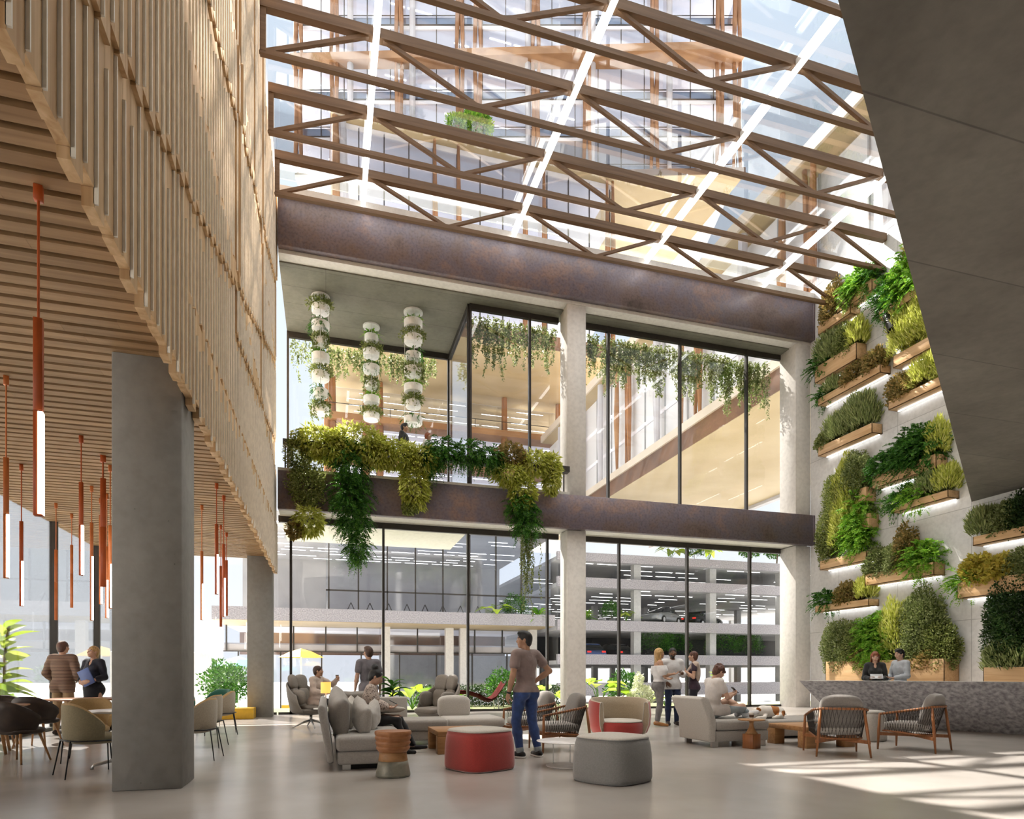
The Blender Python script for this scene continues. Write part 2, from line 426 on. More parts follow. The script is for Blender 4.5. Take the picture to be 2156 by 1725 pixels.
# ---------- roof: Warren trusses, purlins that carry light lines, glass ----------
NX = [1.04-4.585, 1.04, 5.62, 10.2, 14.79, 19.37]
ZT, ZL = 15.0, 14.0
tl = {18: 'roof truss over the steel beam, nearest the glass front', 16: 'second roof truss out from the steel beam',
      14: 'third roof truss out from the steel beam', 12: 'fourth roof truss out from the steel beam, cut by the top of the photo',
      10: 'fifth roof truss from the steel beam, only its low chord in sight at top', 8: 'roof truss high over the lounge, above the photo'}
for Y in (18, 16, 14, 12, 10, 8):
    t = thing('roof_truss', tl[Y], 'roof truss', (7.8, Y, ZL))
    o = lambda p: (p[0]-7.8, 0, p[1]-ZL)
    x0, x1 = -1.3, 16.98
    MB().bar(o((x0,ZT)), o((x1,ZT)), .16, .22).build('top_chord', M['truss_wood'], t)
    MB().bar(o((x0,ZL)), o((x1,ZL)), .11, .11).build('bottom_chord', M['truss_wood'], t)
    for i in range(len(NX)-1):
        xm = (NX[i]+NX[i+1])/2
        for a, b in ((NX[i], xm), (NX[i+1], xm)):
            za, zb = ZT, ZL
            if a < x0 or a > x1:      # clip at the walls
                e = x0 if a < x0 else x1
                if (e-b)*(a-b) <= 0: continue
                za = zb+(za-zb)*(e-b)/(a-b); a = e
            if b < x0 or b > x1:
                e = x0 if b < x0 else x1
                zb = za+(zb-za)*(e-a)/(b-a); b = e
            MB().bar(o((a,za)), o((b,zb)), .08, .08).build('diagonal', M['truss_wood'], t)
    MB().bar(o((x0+.06,ZT)), o((x0+.06,ZL)), .12, .12).build('end_post', M['truss_wood'], t)
pl = ['white light line along the skylight, nearest the timber wall', 'second white light line of the skylight from the timber wall',
      'third white light line of the skylight from the timber wall', 'white light line of the skylight nearest the planted wall']
for i, x in enumerate(NX[1:5]):
    t = thing('roof_light_line', pl[i], 'linear light', (x, 13.5, 15.0), group=None)
    MB().box(-.07, -6.5, -.125, .07, 5.5, .02).build('purlin', M['white_paint'], t)
    MB().box(-.06, -6.5, -.165, .06, 5.5, -.127).build('diffuser', M['strip_light'], t)
wn[0] += 1
sg = struct(MB().box(-1.4, 6.5, 15.30, 17.1, 19.25, 15.32).build('window_%d' % wn[0], M['roof_pane']))
# opaque roof over the mezzanine side and above the camera
struct(MB().box(-1.4, -8.4, 15.3, 17.6, 6.5, 15.7).build('ceiling', M['white_concrete']))
# ---------- plants: leaf generators ----------
leaf('leaf_lime', (.40,.45,.06), (.60,.63,.13), (.78,.78,.30), .4)
leaf('leaf_olive', (.11,.15,.03), (.23,.28,.07), (.40,.42,.16), .35)
leaf('leaf_green', (.02,.085,.008), (.045,.16,.015), (.11,.27,.03), .35)
leaf('leaf_bright', (.09,.28,.02), (.20,.42,.03), (.40,.60,.08), .4)
leaf('leaf_dark', (.012,.04,.008), (.03,.075,.015), (.07,.12,.03), .25)
leaf('leaf_sage', (.17,.22,.07), (.31,.37,.13), (.50,.54,.25), .35)
leaf('leaf_russet', (.16,.15,.04), (.33,.25,.08), (.50,.34,.13), .35)
leaf('leaf_gold', (.42,.38,.05), (.60,.52,.10), (.50,.36,.06), .35)
leaf('leaf_vine', (.12,.16,.04), (.23,.28,.09), (.42,.46,.22), .35)
leaf('leaf_broad', (.22,.38,.02), (.45,.58,.06), (.72,.78,.22), .5)
leaf('leaf_pale', (.62,.68,.40), (.80,.82,.62), (.88,.86,.76), .4)
noisy('stem', (.10,.075,.035), (.17,.12,.06), 12, .8)
def nrm(a): return a/np.maximum(np.linalg.norm(a, axis=-1, keepdims=True), 1e-9)
def leafset(P, D, L, Wd, seg=1, droop=0.0, fold=.25, rs=NR, prof=None):
    """leaves with base P, direction D, length L, width Wd; returns vertices and triangles"""
    n = len(P); D = nrm(D); L = np.broadcast_to(L, (n,)); Wd = np.broadcast_to(Wd, (n,))
    rnd = rs.normal(size=(n,3)); S = nrm(np.cross(D, rnd)); U = nrm(np.cross(S, D))
    if seg == 1:
        mid = P+D*(L*.45)[:,None]; sd = S*(Wd*.5)[:,None]; up = U*(Wd*fold)[:,None]
        tip = P+D*L[:,None]; tip[:,2] -= L*droop
        V = np.stack([P, mid+sd+up, tip, mid-sd+up], 1).reshape(-1,3)
        b = (np.arange(n)*4)[:,None]
        Fc = np.concatenate([b+np.array([[0,1,2]]), b+np.array([[0,2,3]])], 0)
        return V, Fc
    S = nrm(np.cross(D, np.array([0,0,1.0])+rs.normal(size=(n,3))*.25)); U = nrm(np.cross(S, D))
    T = np.linspace(0, 1, seg+1); rows = []
    for t in T:
        w = (math.sin(PI*min(.97, max(.03, t))**.8) if prof is None else prof(t))
        c = P+D*(L*t)[:,None]; c = c.copy(); c[:,2] -= L*droop*t*t
        sd = S*(Wd*.5*w)[:,None]; up = U*(Wd*fold*w)[:,None]
        rows.append(np.stack([c+sd+up, c, c-sd+up], 1))
    V = np.stack(rows, 1).reshape(-1,3); k = 3*(seg+1); b = (np.arange(n)*k)[:,None]; fs = []
    for i in range(seg):
        for j in range(2):
            a = i*3+j; q = [a, a+1, a+4, a+3]
            fs.append(b+np.array([[q[0],q[1],q[2]]])); fs.append(b+np.array([[q[0],q[2],q[3]]]))
    return V, np.concatenate(fs, 0)
def merge(parts):
    Vs, Fs, o = [], [], 0
    for V, Fc in parts: Vs.append(V); Fs.append(Fc+o); o += len(V)
    return np.concatenate(Vs), np.concatenate(Fs)
def leafobj(name, parts, m, parent=None):
    V, Fc = merge(parts) if isinstance(parts, list) else parts
    return link(name, np_mesh(name, V, Fc, True), parent, [m if not isinstance(m, str) else M[m]])
def ell(n, c, h, rs=NR, shell=.55, lower=-1.0):
    """points in an ellipsoid, mostly near its surface, and outward directions"""
    d = nrm(rs.normal(size=(n*2,3))); d = d[d[:,2] > lower][:n]; n = len(d)
    r = shell+(1-shell)*rs.rand(n)**.6
    bump = 1+.18*np.sin(d[:,0]*5+c[0]*3)*np.cos(d[:,1]*4+c[1]*5+d[:,2]*4)
    P = np.asarray(c)+d*np.asarray(h)*(r*bump)[:,None]
    return P, d
def bushy(c, h, n, L=.05, Wd=.03, up=.3, jit=.6, rs=NR, lower=-.6, shell=.45):
    P, d = ell(n, c, h, rs, shell, lower)
    D = d+rs.normal(size=d.shape)*jit; D[:,2] += up
    return leafset(P, D, L*(.7+.6*rs.rand(len(P))), Wd*(.7+.6*rs.rand(len(P))), rs=rs)
def spiky(c, h, n, L=.13, Wd=.022, up=1.0, rs=NR, lower=-.5):
    """upright narrow leaves (rosemary like)"""
    P, d = ell(n, c, h, rs, .35, lower)
    D = d*.6+rs.normal(size=d.shape)*.25; D[:,2] += up
    return leafset(P, D, L*(.7+.6*rs.rand(len(P))), Wd, rs=rs, fold=.3)
def fronds(c, n, L=.5, spread=1.0, up=.6, Wd=.16, lf=11, rs=NR, out=None, droop=.45, rad=.08):
    """fern fronds: arching ribs with paired leaflets"""
    az = rs.rand(n)*2*PI
    D = np.stack([np.cos(az)*spread, np.sin(az)*spread, up*(.3+.9*rs.rand(n))], 1)
    if out is not None: D += np.asarray(out)
    D = nrm(D); Ln = L*(.6+.5*rs.rand(n)); base = np.asarray(c)+rs.normal(size=(n,3))*rad*np.array([1,1,.4])
    S = nrm(np.cross(D, np.array([0,0,1.0])+rs.normal(size=(n,3))*.2)); parts = []
    for i in range(lf):
        t = .12+.86*i/(lf-1); w = Wd*math.sin(PI*(.15+.83*(1-t)))*1.0
        p = base+D*(Ln*t)[:,None]; p = p.copy(); p[:,2] -= Ln*droop*t*t
        for sg in (-1, 1):
            d = S*sg+D*.55; d = d.copy(); d[:,2] -= .2
            V, Fc = leafset(p, d, w*(.8+.4*rs.rand(n))*(Ln/L), Ln/lf*1.15, rs=rs, fold=.15); parts.append((V, Fc))
    return merge(parts)
def trailing(starts, lens, n_per_m=60, L=.05, Wd=.028, sway=.03, rs=NR, side=.5):
    """hanging strands set with small leaves"""
    Ps = []
    for s, l in zip(starts, lens):
        k = max(3, int(l*n_per_m)); t = np.sort(rs.rand(k))*l
        ph = rs.rand()*6
        x = np.stack([np.sin(t*5+ph)*sway*np.minimum(1,t*2), np.cos(t*4+ph)*sway*np.minimum(1,t*2), -t], 1)
        Ps.append(np.asarray(s)+x)
    P = np.concatenate(Ps); n = len(P); D = rs.normal(size=(n,3))*side; D[:,2] -= .6
    return leafset(P+rs.normal(size=(n,3))*.012, D, L*(.6+.7*rs.rand(n)), Wd*(.7+.5*rs.rand(n)), rs=rs)
def rosette(c, n, L=.4, Wd=.1, up=.5, seg=4, droop=.35, rs=NR, rad=.02, tall=0.0):
    """large strap or broad leaves round a stem"""
    az = np.arange(n)*2.4+rs.rand()*6; h = np.linspace(0, 1, n)
    D = np.stack([np.cos(az), np.sin(az), up*(.2+1.3*h)], 1)
    P = np.asarray(c)+np.stack([np.cos(az)*rad, np.sin(az)*rad, h*tall], 1)
    return leafset(P, D, L*(.75+.4*rs.rand(n)), Wd*(.8+.4*rs.rand(n)), seg=seg, droop=droop, fold=.18, rs=rs)
def heart(c, n, L=.6, rs=NR, height=.8, spread=.6, out=(0,0,0)):
    """giant taro leaves on stalks; returns leaf mesh parts and a stalk builder"""
    parts = []; mb = MB()
    for i in range(n):
        a = i*2.4+rs.rand(); r = spread*(.3+.7*rs.rand()); z = height*(.55+.45*rs.rand())
        tip = Vector((c[0]+math.cos(a)*r+out[0], c[1]+math.sin(a)*r+out[1], c[2]+z))
        mb.tube([c, (c[0]+math.cos(a)*r*.4, c[1]+math.sin(a)*r*.4, c[2]+z*.7), tip], [.018,.014,.01], 6)
        D = np.array([[math.cos(a)+.3*rs.normal(), math.sin(a)+.3*rs.normal(), -.15+.5*rs.rand()]])
        pr = lambda t: (.55+1.1*t if t < .28 else max(.02, (1-t)/.72)**.75*.9)
        parts.append(leafset(np.array([tip])-nrm(D)*L*.22, D, L*(.7+.5*rs.rand()), L*.85, seg=6, droop=.35, fold=.12, rs=rs, prof=pr))
    return parts, mb

def fernclump(c, r, n, L=.42, rs=NR, bias=(-.35,0,.35), droop=.5):
    """many fine fronds rooted through a clump of half sizes r"""
    P, d = ell(n, c, np.asarray(r)*.8, rs, .1)
    D = nrm(d*.8+rs.normal(size=d.shape)*.35+np.asarray(bias)); Ln = L*(.6+.6*rs.rand(len(P))); k = len(P)
    S = nrm(np.cross(D, np.array([0,0,1.0])+rs.normal(size=(k,3))*.5)); parts = []; lf = 13
    for i in range(lf):
        t = .08+.92*i/(lf-1); w = .30*L*math.sin(PI*(.12+.80*(1-t)))
        p = P+D*(Ln*t)[:,None]; p = p.copy(); p[:,2] -= Ln*droop*t*t
        for sg in (-1, 1):
            dd = S*sg+D*.7; dd = dd.copy(); dd[:,2] -= .15
            parts.append(leafset(p, dd, w*(.7+.5*rs.rand(k)), L/lf*.95, rs=rs, fold=.12))
    return merge(parts)
# ---------- outside: office tower, block with overhang, terrace wing, car park, ground ----------
noisy('far_slab', (.50,.48,.50), (.60,.58,.60), .5, .8)
noisy('glowing_ceiling', (.70,.675,.69), (.80,.77,.78), .3, .8)
_b = M['glowing_ceiling'].node_tree.nodes['Principled BSDF']; _b.inputs['Emission Color'].default_value = (.95,.92,.95,1); _b.inputs['Emission Strength'].default_value = .16  # faint glow added to the ceilings to brighten the far buildings
noisy('deck_grey', (.36,.36,.37), (.46,.46,.46), .3, .8)
noisy('fritted_glass', (.74,.73,.73), (.84,.83,.83), .2, .35)
noisy('far_wall', (.62,.61,.62), (.72,.71,.72), .3, .7)
noisy('tan_soffit', (.46,.345,.18), (.56,.44,.26), .25, .55, detail=8)
noisy('cream_edge', (.66,.56,.44), (.74,.64,.52), .4, .6)
noisy('brown_fascia', (.13,.065,.035), (.24,.12,.06), .5, .5)
noisy('orange_fascia', (.30,.145,.06), (.44,.235,.105), .5, .5)
noisy('blue_spandrel', (.40,.46,.57), (.54,.60,.70), .4, .3)
noisy('lawn', (.16,.19,.07), (.30,.32,.15), 3, .9)
noisy('paving', (.62,.61,.60), (.74,.73,.72), 1.2, .8)
noisy('road', (.36,.36,.37), (.46,.46,.46), .4, .8)
def dashes(mb, poly_in, z, u, v, o, nu, nv, su, sv, ln, rs, keep=.75, w=.05):
    """broken lines of ceiling lights: rows along u stepped by v"""
    for j in range(nv):
        i = 0.0
        while i < nu:
            l = ln*(.6+.8*rs.random())
            if rs.random() < keep:
                a = (o[0]+u[0]*i*su+v[0]*j*sv, o[1]+u[1]*i*su+v[1]*j*sv)
                b = (a[0]+u[0]*l, a[1]+u[1]*l)
                if poly_in(*a) and poly_in(*b):
                    mb.add([(a[0]-v[0]*w,a[1]-v[1]*w,z),(b[0]-v[0]*w,b[1]-v[1]*w,z),(b[0]+v[0]*w,b[1]+v[1]*w,z),(a[0]+v[0]*w,a[1]+v[1]*w,z)], [(0,1,2,3)])
            i += (l+.35)/su
    return mb
def plan(pts, z): return [tuple(atz(px, py, z)[:2]) for px, py in pts]
# tower, its face square to the hall's diagonal view
tw = thing('office_tower', 'tall glass office tower behind the skylight, with lit floors and timber columns', 'tower', (0,0,0), -TH)
zk = [54.7+3.98*k for k in range(6)]; a0, a1, D0 = -23.2, 24.0, 68.0
lm = MB()
for k, z in enumerate(zk):
    MB().box(a0, D0, z-.45, a1, D0+22, z).build('floor_slab', M['glowing_ceiling'], tw)
    wb = MB().box(a0+.05, D0+.12, z, a1-.05, D0+.16, z+3.53).build('window_band', M['far_glass'], tw)
    MB().box(a0+.05, D0+.2, z, a1-.05, D0+.3, z+1.0).build('spandrel', M['blue_spandrel'], wb)
    MB().box(a0, D0-.04, z-.07, a1, D0+.02, z+.07).box(a0, D0-.02, z+1.0, a1, D0+.04, z+1.07).build('transom', M['dark_metal'], wb)
    for i in range(20):
        x = a0+.3+i*2.47
        MB().box(x-.04, D0, z, x+.04, D0+.12, z+3.53).build('mullion', M['dark_metal'], wb)
    MB().box(a0+2, D0+12, z, a1-2, D0+12.3, z+3.53).build('core_wall', M['far_wall'], tw)
    dashes(lm, lambda x, y: a0+.5 < x < a1-.5 and D0+.8 < y < D0+11.5, z+3.5, (CT,ST), (-ST,CT), (a0-4,D0-8), 60, 15, 1.0, 1.6, 2.0, R, .6, .07)
tag(lm.build('ceiling_light', M['office_light'], tw), kind='stuff')
MB().box(a0, D0, zk[5]+3.53, a1, D0+22, zk[5]+16).build('upper_storey', M['far_wall'], tw)
for px, gr in ((628,0),(704,0),(737,1),(840,0),(868,1),(968,0),(1006,0),(1112,1),(1128,0),(1236,0),(1248,1),(1378,0),(1410,1),(1516,0),(1552,0)):
    x = (px-CX)/F*67.3
    zb = 54.7
    if gr: MB().tube([(x,67.4,zb),(x,67.4,zb+10),(x,67.4,84)], [.24,.34,.26], 10).build('column', M['far_slab'], tw)
    else:
        c = MB()
        for sg in (-1, 1):
            c.tube([(x+sg*.36,67.3,zb),(x+sg*.14,67.3,zb+6),(x+sg*.36,67.3,zb+12),(x+sg*.16,67.3,zb+18),(x+sg*.34,67.3,84)], [.17,.28,.18,.28,.18], 8)
        c.build('column', M['brown_wood'], tw)
z1 = 66.6
MB().prism([(-23.4,67.0),(24.6,65.6),(24.0,67.95),(-23.4,67.95)], z1-.75, z1+.05).build('terrace_ledge', M['orange_fascia'], tw)
L2 = plan([(696,221),(1270,372),(1570,366),(1395,575),(700,430)], 54.0)
# ledge in the tower's own frame
loc = lambda p: (p[0]*CT-p[1]*ST, p[0]*ST+p[1]*CT)
MB().prism([loc(p) for p in L2], 53.95, 54.0).build('terrace_soffit', M['tan_soffit'], tw)
MB().prism([loc(p) for p in L2], 54.0, 54.7).build('terrace_ledge', M['brown_fascia'], tw)
bp_ = atz(1005, 285, 54.7); bp_.z = 54.9
sh = leafobj('terrace_shrub', [bushy((0,0,.4), (1.7,.9,1.9), 1500, .32, .2, lower=0), bushy((-2.2,0,.4), (.9,.7,.8), 500, .3, .18, lower=0)], 'leaf_bright')
sh.location = bp_; tag(sh, 'bright green shrub on the terrace ledge of the tower, seen through the skylight', 'shrub')
# block standing under the tower's terrace, with a deep tan soffit
bk = thing('office_block', 'white office block with brown bands and a deep tan soffit, below the tower', 'building', (0,0,0))
Yf = atz(700, 250, 54.0)[1]; xl = .45; xr_ = aty(1288, 470, Yf)[0]
lm = MB()
for k, z in enumerate((32.2, 36.6, 41.0, 45.4, 49.8)):
    MB().box(xl, Yf, z-.5, xr_, Yf+24, z).build('floor_slab', M['glowing_ceiling'], bk)
    wb = MB().box(xl, Yf+.12, z, xr_, Yf+.16, z+3.9).build('window_band', M['far_glass'], bk)
    for i in range(13):
        x = xl+.2+i*(xr_-xl-.4)/12
        MB().box(x-.05, Yf, z, x+.05, Yf+.12, z+3.9).build('mullion', M['dark_metal'], wb)
    MB().box(xl+1, Yf+11, z, xr_-1, Yf+11.3, z+3.9).build('core_wall', M['far_wall'], bk)
    if k != 4: MB().box(xl, Yf+.0, z+3.0, xr_, Yf+.1, z+3.9).build('band', M['far_slab'], bk)
    dashes(lm, lambda x, y: xl+.5 < x < xr_-.5 and Yf+.6 < y < Yf+10, z+3.88, (1,0), (0,1), (xl,Yf+1), 40, 7, 1.0, 1.6, 2.2, R, .6, .06)
tag(lm.build('ceiling_light', M['office_light'], bk), kind='stuff')
MB().box(xl, Yf, 53.4, xr_, Yf+12, 53.9).build('floor_slab', M['glowing_ceiling'], bk)
Yn = atz(1000, 713, 31.7)[1]; Yr = atz(1000, 838, 31.7)[1]
MB().box(xl-.4, Yn, 31.66, xr_+.6, Yr+14, 31.7).build('soffit', M['tan_soffit'], bk)
MB().box(xl-.4, Yn, 31.7, xr_+.6, Yf, 33.0).build('band', M['brown_fascia'], bk)
for px in (706, 722): 
    p = aty(px, 300, Yf-.5); MB().tube([(p[0],Yf-.5,32.9),(p[0]+.1,Yf-.5,43),(p[0],Yf-.5,53.9)], [.22,.55,.3], 10).build('column', M['orange_fascia' if px == 706 else 'far_slab'], bk)
for px in (915, 965, 1105, 1145, 1278, 1290):
    p = aty(px, 480, Yf-.5); MB().tube([(p[0],Yf-.5,32.9),(p[0]+.1,Yf-.5,43),(p[0],Yf-.5,53.9)], [.2,.34,.14], 8).build('column', M['brown_wood'], bk)
# recessed storeys under the soffit
xl2, xr2 = .35, aty(1300, 850, Yr)[0]
lm = MB()
for k in range(3):
    z = 27.6-k*4.0
    MB().box(xl2, Yr, z-.5, xr2, Yr+20, z).build('floor_slab', M['glowing_ceiling'], bk)
    MB().box(xl2-.2, Yr-2.0, z-.55, xr2, Yr+.05, z+.1).build('band', M['orange_fascia' if k < 2 else 'far_slab'], bk)
    if k < 3: 
        rl = MB().box(xl2, Yr-1.9, z+1.0, xr2, Yr-1.85, z+1.06)
        for i in range(14): rl.box(xl2+i*3, Yr-1.9, z, xl2+i*3+.06, Yr-1.85, z+1.0)
        rl.build('railing', M['dark_metal'], bk)
    MB().box(xl2, Yr+.12, z, xr2, Yr+.16, z+3.5).build('window_band', M['far_glass'], bk)
    MB().box(xl2+1, Yr+9, z, xr2-1, Yr+9.3, z+3.5).build('core_wall', M['far_wall'], bk)
    dashes(lm, lambda x, y: xl2+.5 < x < xr2-.5 and Yr+.6 < y < Yr+9, z+3.48, (1,0), (0,1), (xl2,Yr+1), 60, 6, 1.0, 1.6, 2.6, R, .6, .05)
tag(lm.build('ceiling_light', M['office_light'], bk), kind='stuff')
for px in (690, 700, 771, 800, 1062, 1175, 1215):
    p = aty(px, 950, Yr-1); MB().tube([(p[0],Yr-1,17),(p[0],Yr-1,24),(p[0],Yr-1,31.6)], [.3,.42,.3], 8).build('column', M['brown_wood'], bk)
# terrace wing on the right, running away from the hall
wg = thing('terrace_wing', 'long white wing with timber columns and tan soffits, running away on the right', 'building', (0,0,0))
y0, y1 = 14.0, Yr-2.6
MB().box(22.7, 22, 15.96, 35.7, y1, 16.0).build('soffit', M['tan_soffit'], wg)
MB().box(22.7, 22, 16.0, 23.0, y1, 17.2).box(23, 22, 16, 35.7, 22.3, 17.2).build('band', M['brown_fascia'], wg)
MB().box(22.55, 21.9, 17.2, 35.7, y1, 17.75).build('terrace_ledge', M['cream_edge'], wg)
MB().box(35.7, 22, 15.7, 36.2, y1, 17).build('band', M['far_slab'], wg)
MB().box(22.7, y0, 26.46, 34, y1, 26.5).build('soffit', M['tan_soffit'], wg)
MB().box(22.55, y0, 26.5, 34, y1, 27.2).build('terrace_ledge', M['cream_edge'], wg)
lm = MB()
for k, z in enumerate((17.75, 20.6, 23.5)):
    MB().box(23.6, y0, z-.35, 34, y1, z).build('floor_slab', M['glowing_ceiling'], wg)
    wb = MB().box(23.6, y0, z, 23.64, y1, z+2.55).build('window_band', M['fritted_glass'], wg)
    for i in range(17): MB().box(23.5, y0+i*3, z, 23.6, y0+i*3+.08, z+2.55).build('mullion', M['deck_grey'], wb)
    MB().box(31, y0, z, 31.3, y1, z+2.5).build('core_wall', M['far_wall'], wg)
    dashes(lm, lambda x, y: 23.9 < x < 30.8 and y0 < y < y1, z+2.48, (1,0), (0,1), (24,y0+.5), 7, 34, 1.0, 1.5, 2.2, R, .75, .05)
tag(lm.build('ceiling_light', M['office_light'], wg), kind='stuff')
i = 0; yy = y0+2
while yy < y1-1:
    c = MB(); b = 17.7
    m = ('brown_wood','orange_fascia','far_slab')[i % 3]
    c.tube([(23.05,yy,b),(23.05,yy+.1,b+4.5),(23.05,yy,26.46)], [.10,.24,.14] if i % 3 != 2 else [.2,.3,.26], 8)
    if i % 3 == 0: c.tube([(23.05,yy+.55,b),(23.05,yy+.35,b+4.5),(23.05,yy+.6,26.46)], [.10,.2,.12], 8)
    c.build('column', M[m], wg); yy += 2.2+(i % 3)*1.1; i += 1
# ----- ground -----
struct(MB().box(-60, 20.4, -.35, 26, 24.6, -.04).build('ground', M['lawn']))
struct(MB().box(-120, 24.6, -2.6, 200, 300, -2.4).build('ground', M['paving']))
struct(MB().box(-60, 20.3, -2.6, 26, 24.6, -.35).build('ground', M['grey_concrete']))
struct(MB().box(-60, -20, -.3, -9, 20.4, -.05).build('ground', M['paving']))
# ----- car park and the terrace building beside it -----
pk = thing('car_park', 'open concrete car park with speckled parapets and strip lights, beyond the lower glass front', 'car park', (0,0,0))
YP = 45.0; xa, xb = 16.75, 48.0
for z0, z1, ch in ((9.85,10.5,1),(7.85,8.6,0),(4.55,5.35,0),(1.95,2.72,0),(-.46,.55,0)):
    sp_ = MB().box(xa, YP, z0, xb, YP+.3, z1)
    sp_.build('parapet', M['aggregate'], pk)
    if z0 > -1: MB().box(xa, YP+.3, z0, xb, YP+34, 5.3 if z0 == 4.55 else z0+.3).build('deck', M['deck_grey'], pk)
for px in (1336, 1494, 1640):
    x = aty(px, 1300, YP+1)[0]; MB().box(x-.3, YP+.5, -2.4, x+.3, YP+1.1, 9.9).build('column', M['grey_concrete'], pk)
for j, yy in enumerate((57, 68)):
    for i in range(6):
        x = xa+3+i*5.4+j*1.7; MB().box(x-.25, yy, -2.4, x+.25, yy+.5, 9.9).build('column', M['grey_concrete'], pk)
lm = MB()
for z in (9.83, 7.83): dashes(lm, lambda x, y: xa+.2 < x < xb and YP+.5 < y < YP+32, z, (1,0), (0,1), (xa,YP+1), 32, 14, 1.0, 2.2, 1.5, R, .5, .045)
tag(lm.build('strip_light', M['office_light'], pk), kind='stuff')
MB().box(xa, YP+9, 2.26, xb, YP+9.3, 4.54).build('back_wall', M['black_metal'], pk)  # black sheet standing in for the deep shade inside this deck
for z in (5.31, 8.16): MB().box(xa, YP+33, z, xb, YP+33.3, z+2.5).build('back_wall', M['deck_grey'], pk)
tb = thing('terrace_building', 'low white building with speckled parapet and tan eaves, across the garden on the left', 'building', (0,0,0))
xa2, xb2 = -7.1, 16.55
MB().box(xa2, YP, 4.8, xb2, YP+.3, 5.65).build('parapet', M['aggregate'], tb)
MB().box(xa2, YP+.3, 4.78, xb2, YP+6, 4.82).build('eaves', M['tan_soffit'], tb)
MB().box(xa2, YP+.3, 4.82, xb2, YP+30, 5.2).build('deck', M['glowing_ceiling'], tb)
MB().box(xa2, YP+.5, 11.6, xb2, YP+30, 12.2).build('roof_slab', M['deck_grey'], tb)
MB().box(xa2, YP+16, 5.2, xb2, YP+16.3, 11.6).build('core_wall', M['deck_grey'], tb)
wb = MB().box(0, YP+1.0, 5.2, xb2, YP+1.04, 11.6).build('window_band', M['far_glass'], tb)
for i in range(9): MB().box(.2+i*2.0-.05, YP+.9, 5.2, .2+i*2.0+.05, YP+1.0, 11.6).build('mullion', M['dark_metal'], wb)
MB().box(0, YP+.9, 7.0, xb2, YP+1.0, 7.1).build('transom', M['dark_metal'], wb)
wb = MB().box(xa2, YP+5, 3.4, xb2, YP+5.04, 4.8).build('window_band', M['far_glass'], tb)
for i in range(11): MB().box(xa2+.2+i*2.3-.05, YP+4.9, 2.9, xa2+.2+i*2.3+.05, YP+5, 4.8).build('mullion', M['dark_metal'], wb)
MB().box(xa2, YP+5.1, 2.9, xb2, YP+5.4, 3.5).build('band', M['far_slab'], tb)
MB().box(xa2, YP+4.9, 2.84, xb2, YP+5.0, 2.92).build('transom', M['dark_metal'], tb)
wb = MB().box(xa2, YP+5, -2.4, xb2, YP+5.04, 2.85).build('window_band', M['far_glass'], tb)
for i in range(9): MB().box(xa2+1+i*2.9-.05, YP+4.9, -2.4, xa2+1+i*2.9+.05, YP+5, 2.85).build('mullion', M['dark_metal'], wb)
MB().box(4.5, YP+12, -2.4, xb2, YP+12.3, 2.9).build('core_wall', M['grey_concrete'], tb)
MB().box(xa2, YP+14, 2.9, xb2, YP+14.3, 4.8).build('core_wall', M['brown_fascia'], tb)
for px in (812, 945, 975, 1120):
    x = aty(px, 1350, YP+4)[0]; MB().box(x-.3, YP+3.6, -2.4, x+.3, YP+4.2, 4.8).build('column', M['white_concrete'], tb)
lm = MB()
for z, keep in ((11.58,.62),): dashes(lm, lambda x, y: xa2+.2 < x < xb2 and YP+.8 < y < YP+16, z, (1,0), (0,1), (xa2,YP+1), 26, 12, 1.0, 1.25, 1.7, R, .55, .04)
tag(lm.build('strip_light', M['office_light'], tb), kind='stuff')
rt = MB()
for i in range(10):
    x = 1.2+i*1.5; rt.bar((x,YP+8,5.3),(x+.75,YP+8,7.0),.07,.07); rt.bar((x+.75,YP+8,7.0),(x+1.5,YP+8,5.3),.07,.07)
rt.build('bracing', M['dark_metal'], tb)
# pale building seen from the cafe's side windows
pb = thing('pale_building', 'pale grey building behind the cafe side windows', 'building', (-34, 22, -.05))
MB().box(0, -40, 0, -14, 34, 13).build('wall', M['far_wall'], pb)
for i in range(26): MB().box(0, -38+i*2.8, 0, .12, -37.9+i*2.8, 13).build('fin', M['white_paint'], pb)
for z in (3.1, 6.4, 9.6): MB().box(0, -40, z, .2, 34, z+.25).build('band', M['white_paint'], pb)
kb = tag(MB().box(-8.6, 30, -2.4, -5.2, 33, 2.15).build('garden_kiosk', M['white_paint'], bevel=.05), 'plain white garden kiosk seen left of the far cafe column', 'kiosk')
# ---------- furniture ----------
def fabric(name, c, rough=.9, sheen=.3, k=.82):
    return noisy(name, tuple(x*k for x in c), c, 60, rough, sheen=sheen, bump=.25, bscale=220, lo=.3, hi=.7)
fabric('grey_fabric', (.40,.375,.345)); fabric('light_fabric', (.56,.53,.49)); fabric('dark_fabric', (.22,.20,.185))
fabric('taupe_leather', (.255,.225,.195), .5, 0, .8); fabric('pouf_grey', (.255,.25,.245)); fabric('pouf_top', (.60,.56,.50))
fabric('red_velvet', (.42,.035,.028), .8, .5); fabric('beige_velvet', (.44,.36,.26)); fabric('olive_fabric', (.24,.20,.115), .9, .2)
fabric('tan_fabric', (.42,.275,.115), .9, .2); fabric('pale_tan', (.47,.40,.30)); fabric('teal_fabric', (.02,.14,.10))
noisy('dark_leather', (.018,.012,.009), (.045,.028,.018), 5, .55)
noisy('patina', (.17,.165,.13), (.30,.28,.22), 6, .5, metal=.2, bump=.2)
plain('cord', (.035,.028,.024), .7); plain('yellow_paint', (.72,.42,.03), .4); plain('orange_metal', (.62,.24,.035), .4)
plain('white_glossy', (.85,.83,.82), .25); plain('phone_black', (.012,.012,.014), .2); plain('cup_white', (.80,.78,.74), .4)
